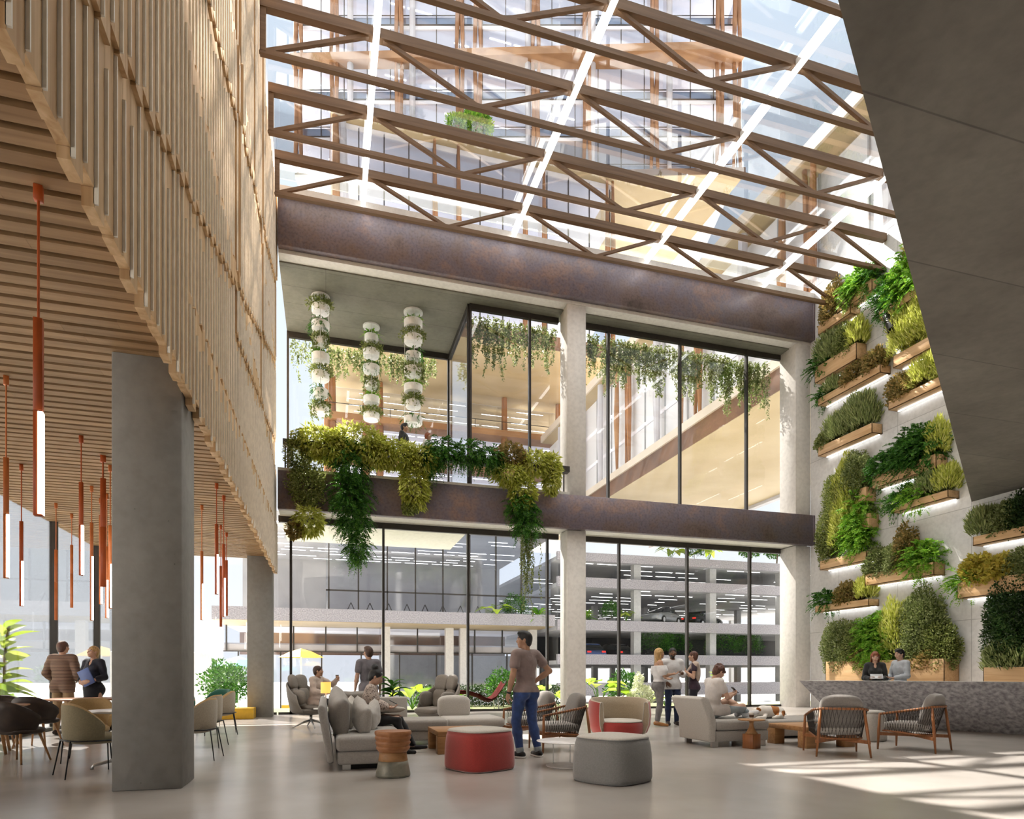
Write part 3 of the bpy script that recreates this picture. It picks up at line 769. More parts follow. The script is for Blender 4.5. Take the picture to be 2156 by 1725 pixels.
plain('cup_brown', (.09,.045,.025), .5); plain('tablet_grey', (.45,.46,.48), .3); plain('folder_blue', (.10,.16,.40), .5); plain('paper', (.85,.85,.83), .6)
emit('shade_yellow', (.80,.46,.10), .75)
def rings_sq(prof, ex=4.5, n=40, tri=0.0):
    """rounded-square rings: prof of (half size, z)"""
    rg = []
    for r, z in prof:
        ring = []
        for k in range(n):
            a = 2*PI*k/n; cx, cy = math.cos(a), math.sin(a)
            rr = r/((abs(cx)**ex+abs(cy)**ex)**(1/ex)); rr = rr*.72+r*1.06*.28
            ring.append((cx*rr, cy*rr, z))
        rg.append(ring)
    return rg
def pouf(label, p, rz, r, h, side, top, piping):
    t = thing('pouf', label, 'pouf', p, rz, 'upholstered poufs')
    s = h/.52
    MB().rings(rings_sq([(r*.90,0),(r*.97,.012),(r,.05*s),(r*1.0,.16*s),(r*.985,.30*s),(r*.95,.42*s),(r*.90,.485*s)])).build('body', M[side], t, smooth=True)
    MB().rings(rings_sq([(r*.905,.482*s),(r*.88,.503*s),(r*.78,.515*s),(r*.5,.522*s),(r*.05,.525*s)])).build('top', M[top], t, smooth=True)
    rg = rings_sq([(r*.906,.486*s)])[0]; MB().tube(rg+[rg[0]], .005, 6).build('piping', M[piping], t, smooth=True)
    rg = rings_sq([(r*.96,.012)])[0]; MB().tube(rg+[rg[0]], .005, 6).build('piping', M[piping], t, smooth=True)
    return t
pouf('grey upholstered pouf in the foreground, in front of the white round table', (3.12,6.60,0), .5, .385, .52, 'pouf_grey', 'pouf_top', 'pouf_grey')
pouf('red velvet pouf with a beige top, left of the standing man', (1.88,7.90,0), .42, .385, .52, 'red_velvet', 'pouf_top', 'light_fabric')
pouf('light grey pouf between the two woven armchairs near the reception desk', (9.42,9.25,0), .2, .27, .55, 'light_fabric', 'light_fabric', 'light_fabric')
# turned stool
t = thing('turned_stool', 'turned wooden stool with ribbed top and greyish base, before the grey sectional sofa', 'stool', (.76,7.58,0))
MB().lathe([(.165,.29),(.172,.30),(.195,.325),(.198,.345),(.188,.36),(.20,.385),(.205,.40),(.194,.42),(.205,.445),(.212,.462),(.202,.48),(.213,.50),(.214,.525),(.208,.534),(0.0,.536)], 40).build('seat', M['stool_wood'], t, smooth=True, angle=.9)
MB().lathe([(.172,.185),(.165,.22),(.160,.265),(.158,.292)], 40).build('collar', M['oak'], t, smooth=True)
MB().lathe([(.19,0),(.20,.01),(.202,.03),(.192,.08),(.182,.13),(.172,.186)], 40).build('base', M['patina'], t, smooth=True)
# sectional sofa, left
def cushion(mb, c, h, e=3.6, rot=None, bulge=.12): return mb.soft(c, h, e, 32, 18, bulge, rot)
def rotm(rx=0, ry=0, rz=0): return (Matrix.Rotation(rz,3,'Z') @ Matrix.Rotation(ry,3,'Y') @ Matrix.Rotation(rx,3,'X'))
t = thing('sectional_sofa', 'long grey L-shaped sectional sofa, with the seated woman, on the left of the lounge', 'sofa', (.6,9.8,0))
o = (-.6,-9.8,0)
def S(mb): mb.v = [(x-.6,y-9.8,z) for x,y,z in mb.v]; return mb
S(MB().box(.14,8.16,.07,.98,11.6,.235)).build('base', M['grey_fabric'], t, bevel=.035, seg=3)
S(MB().box(.98,10.78,.07,2.0,11.6,.235)).build('base', M['grey_fabric'], t, bevel=.035, seg=3)
S(MB().box(.12,8.13,.238,1.0,9.9,.43)).build('seat_cushion', M['grey_fabric'], t, bevel=.06, seg=4)
S(MB().box(.12,9.91,.238,1.0,11.6,.43)).build('seat_cushion', M['grey_fabric'], t, bevel=.06, seg=4)
S(MB().box(1.005,10.75,.238,2.02,11.6,.43)).build('seat_cushion', M['grey_fabric'], t, bevel=.06, seg=4)
b = MB()
b.prism_dir([(.10,8.16,.10),(.02,8.16,.10),(-.10,8.16,.78),(-.06,8.16,.83),(.0,8.16,.80)], (0,3.6,0))
S(b).build('backrest', M['grey_fabric'], t, bevel=.03, seg=3)
S(MB().box(.12,11.6,.10,1.42,11.75,.79)).build('backrest', M['light_fabric'], t, bevel=.03, seg=3)
for x, y in ((.2,8.22),(.86,8.22),(.2,11.4),(1.9,10.86),(1.9,11.5)):
    S(MB().box(x,y,0,x+.10,y+.06,.07)).build('leg', M['steel'], t)
S(MB().box(.3,8.3,.0,.9,11.4,.068)).build('plinth', M['black_metal'], t)
def pillow(label, p, h, m, rx=0, ry=0, rz=0, e=3.0):
    r = rotm(rx, ry, rz)
    mb = MB(); n, k = 30, 16; vs = []
    # two pinched faces, as a stuffed cushion
    for sgn in (1, -1):
        for i in range(k+1):
            for j in range(k+1):
                u, v = -1+2*i/k, -1+2*j/k
                q = (1-u**4)*(1-v**4); pin = 1-.07*(1-abs(u*v)**1.5) 
                wob = 1+.10*math.sin(u*7+v*3+p[0]*9)*math.cos(v*6+p[1]*7)*(1-abs(u))
                vs.append(Vector((u*h[0]*pin, v*h[2]*pin, sgn*h[1]*(max(q,0)**.42)*wob)))
    fs = []
    for sgn in range(2):
        for i in range(k):
            for j in range(k):
                a = sgn*(k+1)**2+i*(k+1)+j; q = (a, a+1, a+k+2, a+k+1); fs.append(q if sgn else q[::-1])
    R0 = Matrix.Rotation(PI/2, 3, 'X')
    mb.add([r @ (R0 @ v) for v in vs], fs)
    o = mb.build('cushion', M[m], smooth=True); o.location = p
    md = o.modifiers.new('weld', 'WELD'); md.merge_threshold = .002
    return tag(o, label, 'cushion', 'sofa cushions')
pillow('big grey back cushion at the near end of the sectional sofa', (.17,8.82,.70), (.38,.12,.27), 'grey_fabric', 0, -.25, PI/2+.12)
pillow('pale grey cushion leaning on the big back cushion of the sectional sofa', (.46,8.74,.635), (.28,.10,.205), 'light_fabric', 0, -.3, PI/2+.2)
pillow('square pale grey cushion lying beside the seated woman', (.62,9.12,.605), (.25,.09,.18), 'light_fabric', 0, -.35, PI/2-.35)
pillow('grey back cushion behind the seated woman, farther along the sofa', (.15,9.75,.70), (.38,.11,.26), 'grey_fabric', 0, -.25, PI/2)
pillow('small off-white cushion between the back cushions of the sofa', (.34,9.32,.66), (.2,.07,.2), 'pouf_top', 0, -.25, PI/2-.1)
pillow('taupe cushion in the far corner of the sectional sofa', (.42,11.36,.68), (.32,.10,.25), 'taupe_leather', .25, 0, .1)
# wing chairs on star bases
def wing_chair(label, p, rz):
    t = thing('wing_chair', label, 'armchair', p, rz, 'taupe wing chairs on star bases')
    n = 22; rg = []
    # outer shell: a tall scoop open to -y
    for j in range(9):
        v = j/8; ring = []
        z = .36+.68*v
        for i in range(n+1):
            a = PI*(-.06+1.12*i/n); w = .40+.05*math.sin(v*PI)
            x = -math.cos(a)*w*(1+.05*v); y = math.sin(a)*.40*(1-.1*v)+.16*v-.02
            zz = z-(.30*v)*(1-math.sin(max(0,min(PI,a))))**1.6
            ring.append((x, y, zz))
        rg.append(ring)
    o = MB().rings(rg, cap=False, closed=False).build('shell', M['taupe_leather'], t, smooth=True)
    md = o.modifiers.new('thick', 'SOLIDIFY'); md.thickness = .05; md.offset = -1
    md = o.modifiers.new('sub', 'SUBSURF'); md.levels = 1; md.render_levels = 1
    MB().lathe([(.02,.27),(.22,.29),(.36,.335),(.42,.40),(.40,.42)], 28, (0,.06,0), 1, .95).build('seat_pan', M['taupe_leather'], t, smooth=True)
    cushion(MB(), (0,-.03,.455), (.31,.33,.075), 3.4).build('seat_cushion', M['taupe_leather'], t, smooth=True)
    for sx in (-1, 1):
        cushion(MB(), (sx*.145,.30,.70), (.16,.075,.19), 3.2, rotm(-.22,0,-sx*.25)).build('back_pad', M['taupe_leather'], t, smooth=True)
        cushion(MB(), (sx*.15,.37,1.02), (.165,.07,.16), 3.2, rotm(-.22,0,-sx*.25)).build('head_pad', M['taupe_leather'], t, smooth=True)
        cushion(MB(), (sx*.335,.10,.68), (.055,.20,.15), 3.0, rotm(-.1,0,-sx*.1)).build('wing_pad', M['taupe_leather'], t, smooth=True)
    MB().tube([(0,0,.29),(0,0,.14)], [.035,.03], 12).build('stem', M['steel'], t, smooth=True)
    for i in range(4):
        a = PI/4+i*PI/2; ca, sa = math.cos(a), math.sin(a)
        MB().tube([(0,0,.17),(ca*.16,sa*.16,.12),(ca*.40,sa*.40,.012)], [.028,.022,.012], 8).build('foot', M['steel'], t, smooth=True)
    return t
wing_chair('taupe wing chair on a star base, the man with the cup sits in it', (-.32,15.05,0), 1.0)
wing_chair('taupe wing chair standing behind the end of the sectional sofa', (2.12,12.95,0), -1.0)
# low armless chair
t = thing('lounge_chair', 'low armless light grey lounge chair behind the wooden coffee table', 'armchair', (2.58,11.58,0))
MB().box(-.52,-.5,.07,.52,.5,.24).build('base', M['light_fabric'], t, bevel=.05, seg=3)
MB().box(-.54,-.52,.24,.54,.5,.42).build('seat', M['light_fabric'], t, bevel=.07, seg=4)
cushion(MB(), (-.24,.36,.58), (.31,.13,.20), 4.5).build('backrest', M['light_fabric'], t, smooth=True)
for sx in (-1,1):
    for sy in (-1,1): MB().box(sx*.44-.04,sy*.42-.04,0,sx*.44+.04,sy*.42+.04,.08).build('leg', M['black_metal'], t)
# chunky wooden tables
def slab_table(label, x0, y0, x1, y1, h, lw):
    t = thing('coffee_table', label, 'coffee table', ((x0+x1)/2,(y0+y1)/2,0), 0, 'chunky oak coffee tables')
    w, d = (x1-x0)/2, (y1-y0)/2
    MB().box(-w,-d,h-.075,w,d,h).build('tabletop', M['oak'], t, bevel=.004, seg=1)
    for sx in (-1,1):
        for sy in (-1,1): MB().box(sx*w,sy*d,0,sx*(w-lw),sy*(d-lw),h-.077).build('leg', M['oak'], t, bevel=.004, seg=1)
    return t
slab_table('square chunky oak coffee table behind the red pouf', 1.6,9.4,2.5,10.36,.345,.16)
slab_table('chunky oak coffee table before the long daybed, on the right', 7.43,8.5,8.4,9.45,.345,.2)
# white round table
t = thing('round_table', 'low white round table on two thin rods, beside the grey pouf', 'table', (3.05,7.78,0))
MB().lathe([(0,.322),(.40,.322),(.42,.326),(.42,.332),(.40,.336),(0,.336)], 48).build('tabletop', M['white_glossy'], t, smooth=True, angle=.6)
MB().lathe([(0,0),(.29,0),(.30,.004),(.30,.012),(0,.014)], 40).build('base', M['white_glossy'], t)
for x, y in ((-.17,.12),(.12,-.16),(.1,.2)): MB().tube([(x,y,.012),(x,y,.324)], .006, 8).build('rod', M['steel'], t)
# woven armchairs
def woven_chair():
    t = thing('woven_armchair', 'teak armchair with black cord weave and grey cushions', 'armchair', (0,0,0), 0, 'teak armchairs with woven cord sides')
    W, Dp = .36, .37
    def rail(u):   # hoop from front left round the back to front right, u in 0..1
        L = 1.0; k = u*2-1
        if abs(k) > .42: x = math.copysign(W+.005-.03*(abs(k)-.42), k); y = -Dp-.02+(1-abs(k))/.58*(Dp+.02+.20)
        else:
            a = k/.42*PI/2; x = math.sin(a)*(W+.005); y = .20+math.cos(a)*.20
        z = .56+.14*max(0,min(1,(y+.4)/.75))
        return Vector((x, y, z))
    def low(u):
        k = u*2-1
        if abs(k) > .42: x = math.copysign(W-.05, k); y = -Dp+.02+(1-abs(k))/.58*(Dp+.10)
        else:
            a = k/.42*PI/2; x = math.sin(a)*(W-.05); y = .12+math.cos(a)*.14
        return Vector((x, y, .30-.05*max(0,(y+.3)/.6)))
    pts = [rail(i/40) for i in range(41)]
    MB().tube(pts, .0185, 10).build('arm_rail', M['teak'], t, smooth=True)
    MB().tube([low(i/40) for i in range(41)]+[low(0)], .015, 8).build('seat_rail', M['teak'], t, smooth=True)
    legs = [((-W,-Dp-.01,.565),(-W-.02,-Dp-.03,0)), ((W,-Dp-.01,.565),(W+.02,-Dp-.03,0)),
            ((-W+.07,.335,.68),(-W-.0,.40,0)), ((W-.07,.335,.68),(W+.0,.40,0))]
    for a, b in legs:
        a, b = Vector(a), Vector(b); MB().tube([a, a.lerp(b,.45), b], [.017,.023,.013], 10).build('leg', M['teak'], t, smooth=True)
    MB().bar((-W-.01,-Dp-.02,.25),(W,.37,.22),.026,.05).build('stretcher', M['teak'], t)
    MB().bar((W+.01,-Dp-.02,.25),(-W,.37,.22),.026,.05).build('stretcher', M['teak'], t)
    c = MB(); n = 46
    for i in range(n):
        u = .03+.94*i/(n-1)
        for sg in (-1, 1):
            u2 = min(.985, max(.015, u+sg*.032)); c.tube([rail(u), low(u2)], .0035, 4, False)
        p = rail(u); d = (rail(min(1,u+.01))-rail(max(0,u-.01))).normalized()
        c.tube([p-d*.004, p+d*.004], .0215, 8, False)
    c.build('cord_weave', M['cord'], t)
    cushion(MB(), (0,-.06,.375), (.315,.33,.07), 4.5).build('seat_cushion', M['grey_fabric'], t, smooth=True)
    cushion(MB(), (0,.235,.62), (.29,.085,.26), 4.5, rotm(-.28)).build('back_cushion', M['dark_fabric'], t, smooth=True)
    return t
wc = woven_chair(); wc.location = (7.36,7.80,0); wc.rotation_euler.z = math.radians(150)
wc['label'] = 'teak woven armchair seen from behind, left of the pair near the reception desk'
dup(wc, (8.99,7.91,0), math.radians(203), 'teak woven armchair seen from the side, right of the pair near the reception desk')
dup(wc, (3.57,9.48,0), math.radians(-92), 'teak woven armchair just right of the standing man, before the white column')
dup(wc, (3.52,10.80,0), math.radians(-84), 'teak woven armchair behind the standing man in jeans')
# tub chair
t = thing('tub_chair', 'beige and red tub chair behind the grey pouf', 'armchair', (5.22,10.75,0), -.18)
n = 40; inn, out, top = [], [], []
def hoop(r, z, ins=0.0, y0=0.0):
    ring = []
    for i in range(n+1):
        a = math.radians(-38)+math.radians(256)*i/n
        ring.append((math.cos(a)*r*1.08, math.sin(a)*r+y0, z))
    return ring
def arm_h(i): 
    k = abs(i/n-.5)*2; return 1-.10*max(0,(k-.35)/.65)**1.4
def hoopz(r, zf):
    h = hoop(r, 0); return [(x, y, zf(i)) for i, (x, y, _) in enumerate(h)]
MB().rings([hoopz(.40,lambda i:.10),hoopz(.47,lambda i:.13),hoopz(.525,lambda i:.28),hoopz(.54,lambda i:.50*arm_h(i)),hoopz(.525,lambda i:.72*arm_h(i)),hoopz(.51,lambda i:.755*arm_h(i))], False, False).build('outer_shell', M['red_velvet'], t, smooth=True)
MB().rings([hoopz(.51,lambda i:.755*arm_h(i)),hoopz(.485,lambda i:.77*arm_h(i)),hoopz(.455,lambda i:.755*arm_h(i)),hoopz(.44,lambda i:.60*arm_h(i)),hoopz(.42,lambda i:.36),hoopz(.42,lambda i:.2)], False, False).build('inner_shell', M['beige_velvet'], t, smooth=True)
for e in (0, n):
    f = [hoopz(r,lambda i:z*arm_h(i) if z > .3 else z)[e] for r, z in ((.40,.10),(.47,.13),(.525,.28),(.54,.50),(.525,.72),(.51,.755),(.485,.77),(.455,.755),(.44,.60),(.42,.36),(.42,.2))]
    MB().add(f, [tuple(range(len(f))) if e == 0 else tuple(range(len(f)))[::-1]]).build('arm_front', M['beige_velvet'], t)
    ed = [Vector(p) for p in f]; MB().tube(ed, .008, 6).build('piping', M['pouf_top'], t, smooth=True)
MB().lathe([(.0,.10),(.40,.10),(.43,.14),(.435,.29),(.42,.33)], 40, (0,-.03,0), 1.0, 1.02).build('seat_body', M['red_velvet'], t, smooth=True, angle=.8)
MB().lathe([(.425,.33),(.41,.352),(.3,.37),(0,.376)], 40, (0,-.03,0), 1.0, 1.02).build('seat_top', M['pouf_top'], t, smooth=True)
MB().lathe([(0,0),(.33,0),(.34,.02),(.34,.10),(0,.10)], 32).build('base', M['steel'], t)
# right sofa with the reading man
t = thing('chaise_sofa', 'pale grey chaise sofa with high leaning back, the reading man sits on it', 'sofa', (6.6,9.5,0))
def S2(mb): mb.v = [(x-6.6,y-9.5,z) for x,y,z in mb.v]; return mb
S2(MB().prism_dir([(6.12,9.04,.09),(5.99,9.04,.09),(5.98,9.04,.45),(5.82,9.04,.80),(5.90,9.04,.84),(6.0,9.04,.80),(6.13,9.04,.45)], (0,.92,0))).build('backrest', M['light_fabric'], t, bevel=.025, seg=3)
S2(MB().box(6.12,9.05,.09,7.15,9.95,.265)).build('base', M['grey_fabric'], t, bevel=.03, seg=3)
S2(MB().box(6.13,9.04,.27,7.17,9.96,.45)).build('seat_cushion', M['grey_fabric'], t, bevel=.06, seg=4)
for x, y in ((6.08,9.08),(6.08,9.86),(7.0,9.08),(7.0,9.86)): S2(MB().box(x,y,0,x+.11,y+.06,.09)).build('leg', M['steel'], t)
# side table and cup
t = thing('side_table', 'small turned wooden side table carrying the paper cup', 'side table', (6.62,8.80,0), .3)
MB().lathe([(0,.452),(.17,.448),(.21,.455),(.21,.468),(.195,.474),(0,.475)], 36).build('tabletop', M['oak'], t, smooth=True, angle=.7)
MB().lathe([(.105,.235),(.07,.28),(.04,.34),(.03,.40),(.045,.45)], 24).build('stem', M['oak'], t, smooth=True)
MB().box(-.10,-.10,0,.10,.10,.235).build('block', M['teak'], t, bevel=.004, seg=1)
t = thing('paper_cup', 'white paper cup with brown sleeve on the small side table', 'cup', (6.62,8.80,.4755))
MB().lathe([(0,0),(.029,0),(.040,.095),(0,.095)], 20).build('cup_body', M['cup_white'], t, smooth=True, angle=.8)
MB().lathe([(.0325,.025),(.0335,.025),(.0385,.07),(.0375,.07)], 20, cap=False).build('sleeve', M['cup_brown'], t, smooth=True)
MB().lathe([(0,.0955),(.043,.0955),(.043,.103),(.037,.106),(.036,.112),(0,.112)], 20).build('lid', M['white_paint'], t, smooth=True, angle=.8)
# daybed
t = thing('daybed', 'long low grey daybed with the sleeping dog on it', 'daybed', (8.3,10.45,0))
MB().box(-1.05,-.5,.04,1.05,.5,.20).build('base', M['grey_fabric'], t, bevel=.04, seg=3)
MB().box(-1.06,-.52,.205,1.06,.52,.345).build('mattress', M['grey_fabric'], t, bevel=.055, seg=4)
MB().box(-.95,-.42,0,.95,.42,.05).build('plinth', M['black_metal'], t)
# reception desk: long wedge of speckled stone leaning into the room
t = thing('reception_desk', 'long speckled grey stone reception desk with leaning front, before the planted wall', 'desk', (12,10.5,0))
dA, dB, dC = Vector((10.63,12.39,1.05)), Vector((12.45,8.67,1.05)), Vector((13.75,6.0,1.05))
bA, bP, bC = Vector((12.05,12.75,.06)), Vector((13.02,9.82,.0)), Vector((14.6,6.5,.05))
off = Vector((.80,.38,0)); low_ = Vector((0,0,-.10))
def T3(mb): mb.v = [(x-12,y-10.5,z) for x,y,z in mb.v]; return mb
nseg = 24; topr, basr = [], []
for i in range(nseg+1):
    u = i/nseg; topr.append(dA.lerp(dC, u))
    basr.append((bA*(1-u)**2+(bP*2-bA*.5-bC*.5)*2*u*(1-u)+bC*u*u))
mid_ = [a.lerp(b, .06) for a, b in zip(topr, basr)]
f = MB().rings([basr, mid_, topr], False, False)
T3(f).build('front', M['terrazzo'], t, smooth=True, angle=.5)
back_t = [p+off for p in topr]; back_b = [Vector((p.x+off.x*.6, p.y+off.y*.6, 0)) for p in basr]
back_b = [Vector((b.x+.5, b.y+.3, 0)) for b in basr]
k = MB().rings([topr, back_t, back_b, basr], False, False)
k.add([topr[0], back_t[0], back_b[0], basr[0]], [(0,1,2,3)]); k.add([topr[-1], back_t[-1], back_b[-1], basr[-1]], [(3,2,1,0)])
T3(k).build('body', M['grey_concrete'], t)
# table lamp and end table behind the sofa
t = thing('end_table', 'small white end table behind the big sofa cushions', 'side table', (.0,13.3,0))
MB().lathe([(0,.50),(.24,.50),(.24,.52),(0,.52)], 28).build('tabletop', M['white_paint'], t); MB().tube([(0,0,.01),(0,0,.5)], .02, 10).build('stem', M['white_paint'], t); MB().lathe([(0,0),(.17,0),(.17,.012),(0,.015)], 28).build('base', M['white_paint'], t)
t = thing('table_lamp', 'table lamp with a yellow drum shade, beside the man with the cup', 'lamp', (.0,13.3,.521))
MB().lathe([(0,0),(.08,0),(.08,.015),(.015,.025),(.012,.33),(0,.33)], 20).build('base', M['white_paint'], t, smooth=True, angle=.8)
MB().lathe([(.10,.30),(.10,.52),(.097,.52),(.097,.30)], 28, cap=False).build('lamp_shade', M['shade_yellow'], t, smooth=True, angle=.8)
# yellow bench box
tag(MB().box(-3.2,18.28,0,-1.86,18.95,.29).build('bench_box', M['yellow_paint'], bevel=.012), 'yellow bench box at the foot of the far cafe column', 'bench')
# ----- cafe -----
def arm_chair(label, p, rz, shell, inner, seatm):
    t = thing('dining_armchair', label, 'chair', p, rz, 'upholstered cafe armchairs on thin black frames')
    n = 26
    def hp(r, zf, sy=.96):
        pts = []
        for i in range(n+1):
            a = math.radians(-14)+math.radians(208)*i/n
            k = abs(i/n-.5)*2
            pts.append((math.cos(a)*r, math.sin(a)*r*sy-.02-.10*(k if k > .8 else 0)*0, zf(k)))
        return pts
    tp = lambda k: .84-.24*max(0,(k-.30)/.70)**1.7
    MB().rings([hp(.255,lambda k:.40),hp(.285,lambda k:.43),hp(.30,lambda k:.56),hp(.305,lambda k:tp(k)-.03),hp(.30,lambda k:tp(k))], False, False).build('shell', M[shell], t, smooth=True)
    MB().rings([hp(.30,lambda k:tp(k)),hp(.285,lambda k:tp(k)+.022),hp(.255,lambda k:tp(k)+.01),hp(.235,lambda k:tp(k)-.06),hp(.225,lambda k:.46)], False, False).build('back_pad', M[inner], t, smooth=True)
    for e in (0, n):
        q = [h[e] for h in (hp(.255,lambda k:.40),hp(.30,lambda k:.56),hp(.305,lambda k:tp(k)-.03),hp(.30,lambda k:tp(k)),hp(.285,lambda k:tp(k)+.022),hp(.255,lambda k:tp(k)+.01),hp(.235,lambda k:tp(k)-.06),hp(.225,lambda k:.46))]
        MB().add(q, [tuple(range(len(q)))]).build('arm_front', M[inner], t)
    cushion(MB(), (0,-.055,.435), (.255,.27,.062), 3.4).build('seat', M[seatm], t, smooth=True)
    pts = [(-.26,-.27,.415),(-.285,0,.42),(-.24,.20,.425),(0,.285,.43),(.24,.20,.425),(.285,0,.42),(.26,-.27,.415)]
    MB().tube(pts, .009, 8).build('frame', M['black_metal'], t, smooth=True)
    for a, b in (((-.26,-.27,.415),(-.29,-.29,0)),((.26,-.27,.415),(.29,-.29,0)),((-.20,.235,.425),(-.26,.30,0)),((.20,.235,.425),(.26,.30,0))):
        MB().tube([a, b], [.010,.007], 8).build('leg', M['black_metal'], t, smooth=True)
    return t
ac = arm_chair('olive cafe armchair on thin black legs, nearest the big grey column', (-2.72,8.72,0), math.radians(122), 'olive_fabric', 'tan_fabric', 'olive_fabric')
tc_ = arm_chair('tan cafe armchair facing the camera behind the white table top', (-3.18,10.2,0), math.radians(12), 'tan_fabric', 'tan_fabric', 'tan_fabric')
pc = arm_chair('beige cafe armchair right of the big column, nearer of the two with their backs turned', (-1.92,11.5,0), math.radians(-98), 'pale_tan', 'tan_fabric', 'pale_tan')
dup(pc, (-2.02,13.85,0), math.radians(-80), 'beige cafe armchair right of the big column, farther of the two, nearest the yellow box')
dup(pc, (-1.76,9.9,0), math.radians(-95), 'beige cafe armchair almost hidden behind the big grey column')
gc = arm_chair('teal cafe armchair at the far table, right of the big column', (-2.95,14.75,0), math.radians(20), 'teal_fabric', 'teal_fabric', 'teal_fabric')
dup(gc, (-2.35,15.6,0), math.radians(-40), 'teal cafe armchair farther back, towards the far cafe column')
def leather_chair(label, p, rz):
    t = thing('leather_chair', label, 'chair', p, rz, 'dark leather shell chairs with wooden legs')
    n = 24
    def hp(r, zf, lean=0.0):
        return [(math.cos(a)*r, math.sin(a)*r*.9+lean, zf(abs(i/n-.5)*2)) for i in range(n+1) for a in (math.radians(-10+200*i/n),)]
    tp = lambda k: .83-.20*max(0,(k-.2)/.8)**1.3
    o = MB().rings([hp(.16,lambda k:.40),hp(.24,lambda k:.425),hp(.28,lambda k:.52,.01),hp(.315,lambda k:tp(k)*.88,.03),hp(.33,lambda k:tp(k),.05)], False, False).build('shell', M['dark_leather'], t, smooth=True)
    md = o.modifiers.new('thick', 'SOLIDIFY'); md.thickness = .03; md.offset = -1
    cushion(MB(), (0,-.04,.43), (.25,.25,.05), 3).build('seat', M['dark_leather'], t, smooth=True)
    for sx in (-1,1):
        for sy, yy in ((-1,-.20),(1,.18)): MB().tube([(sx*.16,yy*.8,.41),(sx*.25,yy*1.3,0)], [.019,.012], 8).build('leg', M['oak'], t, smooth=True)
    return t
lc = leather_chair('dark leather shell chair on wooden legs, nearest at the left edge', (-4.02,10.2,0), math.radians(160))
dup(lc, (-5.26,12.62,0), math.radians(15), 'dark leather chair beyond the left table, its back just above the table top')
dup(lc, (-4.55,12.25,0), math.radians(170), 'dark leather chair before the man in the striped shirt')
dup(lc, (-3.55,13.75,0), math.radians(-70), 'dark leather chair beside the woman with the blue folder')
def pedestal_table(label, p, r, topm, metal, kind='star', h=.74):
    t = thing('cafe_table', label, 'table', p, .4, 'cafe tables')
    MB().lathe([(0,h-.03),(r-.02,h-.03),(r,h-.015),(r,h-.004),(r-.006,h),(0,h)], 44).build('tabletop', M[topm], t, smooth=True, angle=.6)
    MB().tube([(0,0,.10),(0,0,h-.03)], .032, 12).build('post', M[metal], t, smooth=True)
    for i in range(4):
        a = i*PI/2; ca, sa = math.cos(a), math.sin(a)
        MB().tube([(ca*.02,sa*.02,.12),(ca*.34,sa*.34,.05),(ca*.36,sa*.36,.0)], [.026,.02,.02], 8).build('foot', M[metal], t, smooth=True)
    return t
pedestal_table('white cafe table beside the big grey column, between olive and tan armchairs', (-2.5,9.32,0), .42, 'white_glossy', 'steel')
pedestal_table('round brown cafe table before the man and woman talking', (-4.18,13.35,0), .66, 'stool_wood', 'orange_metal', h=.76)
pedestal_table('oak cafe table right of the big column, between the beige armchairs', (-2.75,12.75,0), .46, 'oak', 'orange_metal')
t = thing('wooden_table', 'wooden cafe table with splayed wooden legs, cut by the left edge', 'table', (-4.95,11.45,0), .3, 'cafe tables')
MB().lathe([(0,.71),(.52,.71),(.56,.725),(.56,.735),(.55,.74),(0,.74)], 44).build('tabletop', M['oak'], t, smooth=True, angle=.6)
for i in range(4):
    a = PI/4+i*PI/2; ca, sa = math.cos(a), math.sin(a)
    MB().tube([(ca*.25,sa*.25,.71),(ca*.40,sa*.40,0)], [.032,.02], 8).build('leg', M['oak'], t, smooth=True)
# ---------- pendant lamps: square red-orange rods, one half lit ----------
plain('rust_paint', (.44,.085,.018), .4); plain('orange_paint', (.58,.17,.045), .4)
def pendant(label, px, top, mid, end, m, w, d=None, face=0.0, ztop=4.5, flip=False, lit=True):
    """px column of the lamp, y of its ceiling box, of the rod's top, of its joint and of its end in the photo"""
    d = d or (ztop-EH)*F/(HY-top)
    p = atd(px, top, d); x, y = p.x, p.y
    zz = lambda py: EH+(HY-py)*d/F
    t = thing('pendant_lamp', label, 'pendant lamp', (x,y,ztop), face, 'slim red pendant lamps over the cafe')
    z1, z2, z3 = zz(mid[0])-ztop, zz(mid[1])-ztop, zz(end)-ztop
    MB().box(-w*.5,-w*.5,-.10,w*.5,w*.5,0).build('ceiling_box', M[m], t, bevel=.003, seg=1)
    MB().tube([(0,0,-.10),(0,0,z1+.001)], w*.16, 8).build('rod', M[m], t)
    MB().box(-w/2,-w/2,z2,w/2,w/2,z1).build('upper_bar', M[m], t, bevel=.002, seg=1)
    MB().box(-w/2,-w/2,z3,w/2,w/2,z2-.004).build('lower_bar', M[m], t, bevel=.002, seg=1)
    if lit: MB().box(w*.02,-w*.56,z3+.01,w*.56,w*.54,z2-.01).build('diffuser', M['lamp_light'], t)
    else: MB().box(-w*.4,w*.5,z3+.01,w*.4,w*.56,z2-.01).build('diffuser', M['lamp_light'], t)
    return t
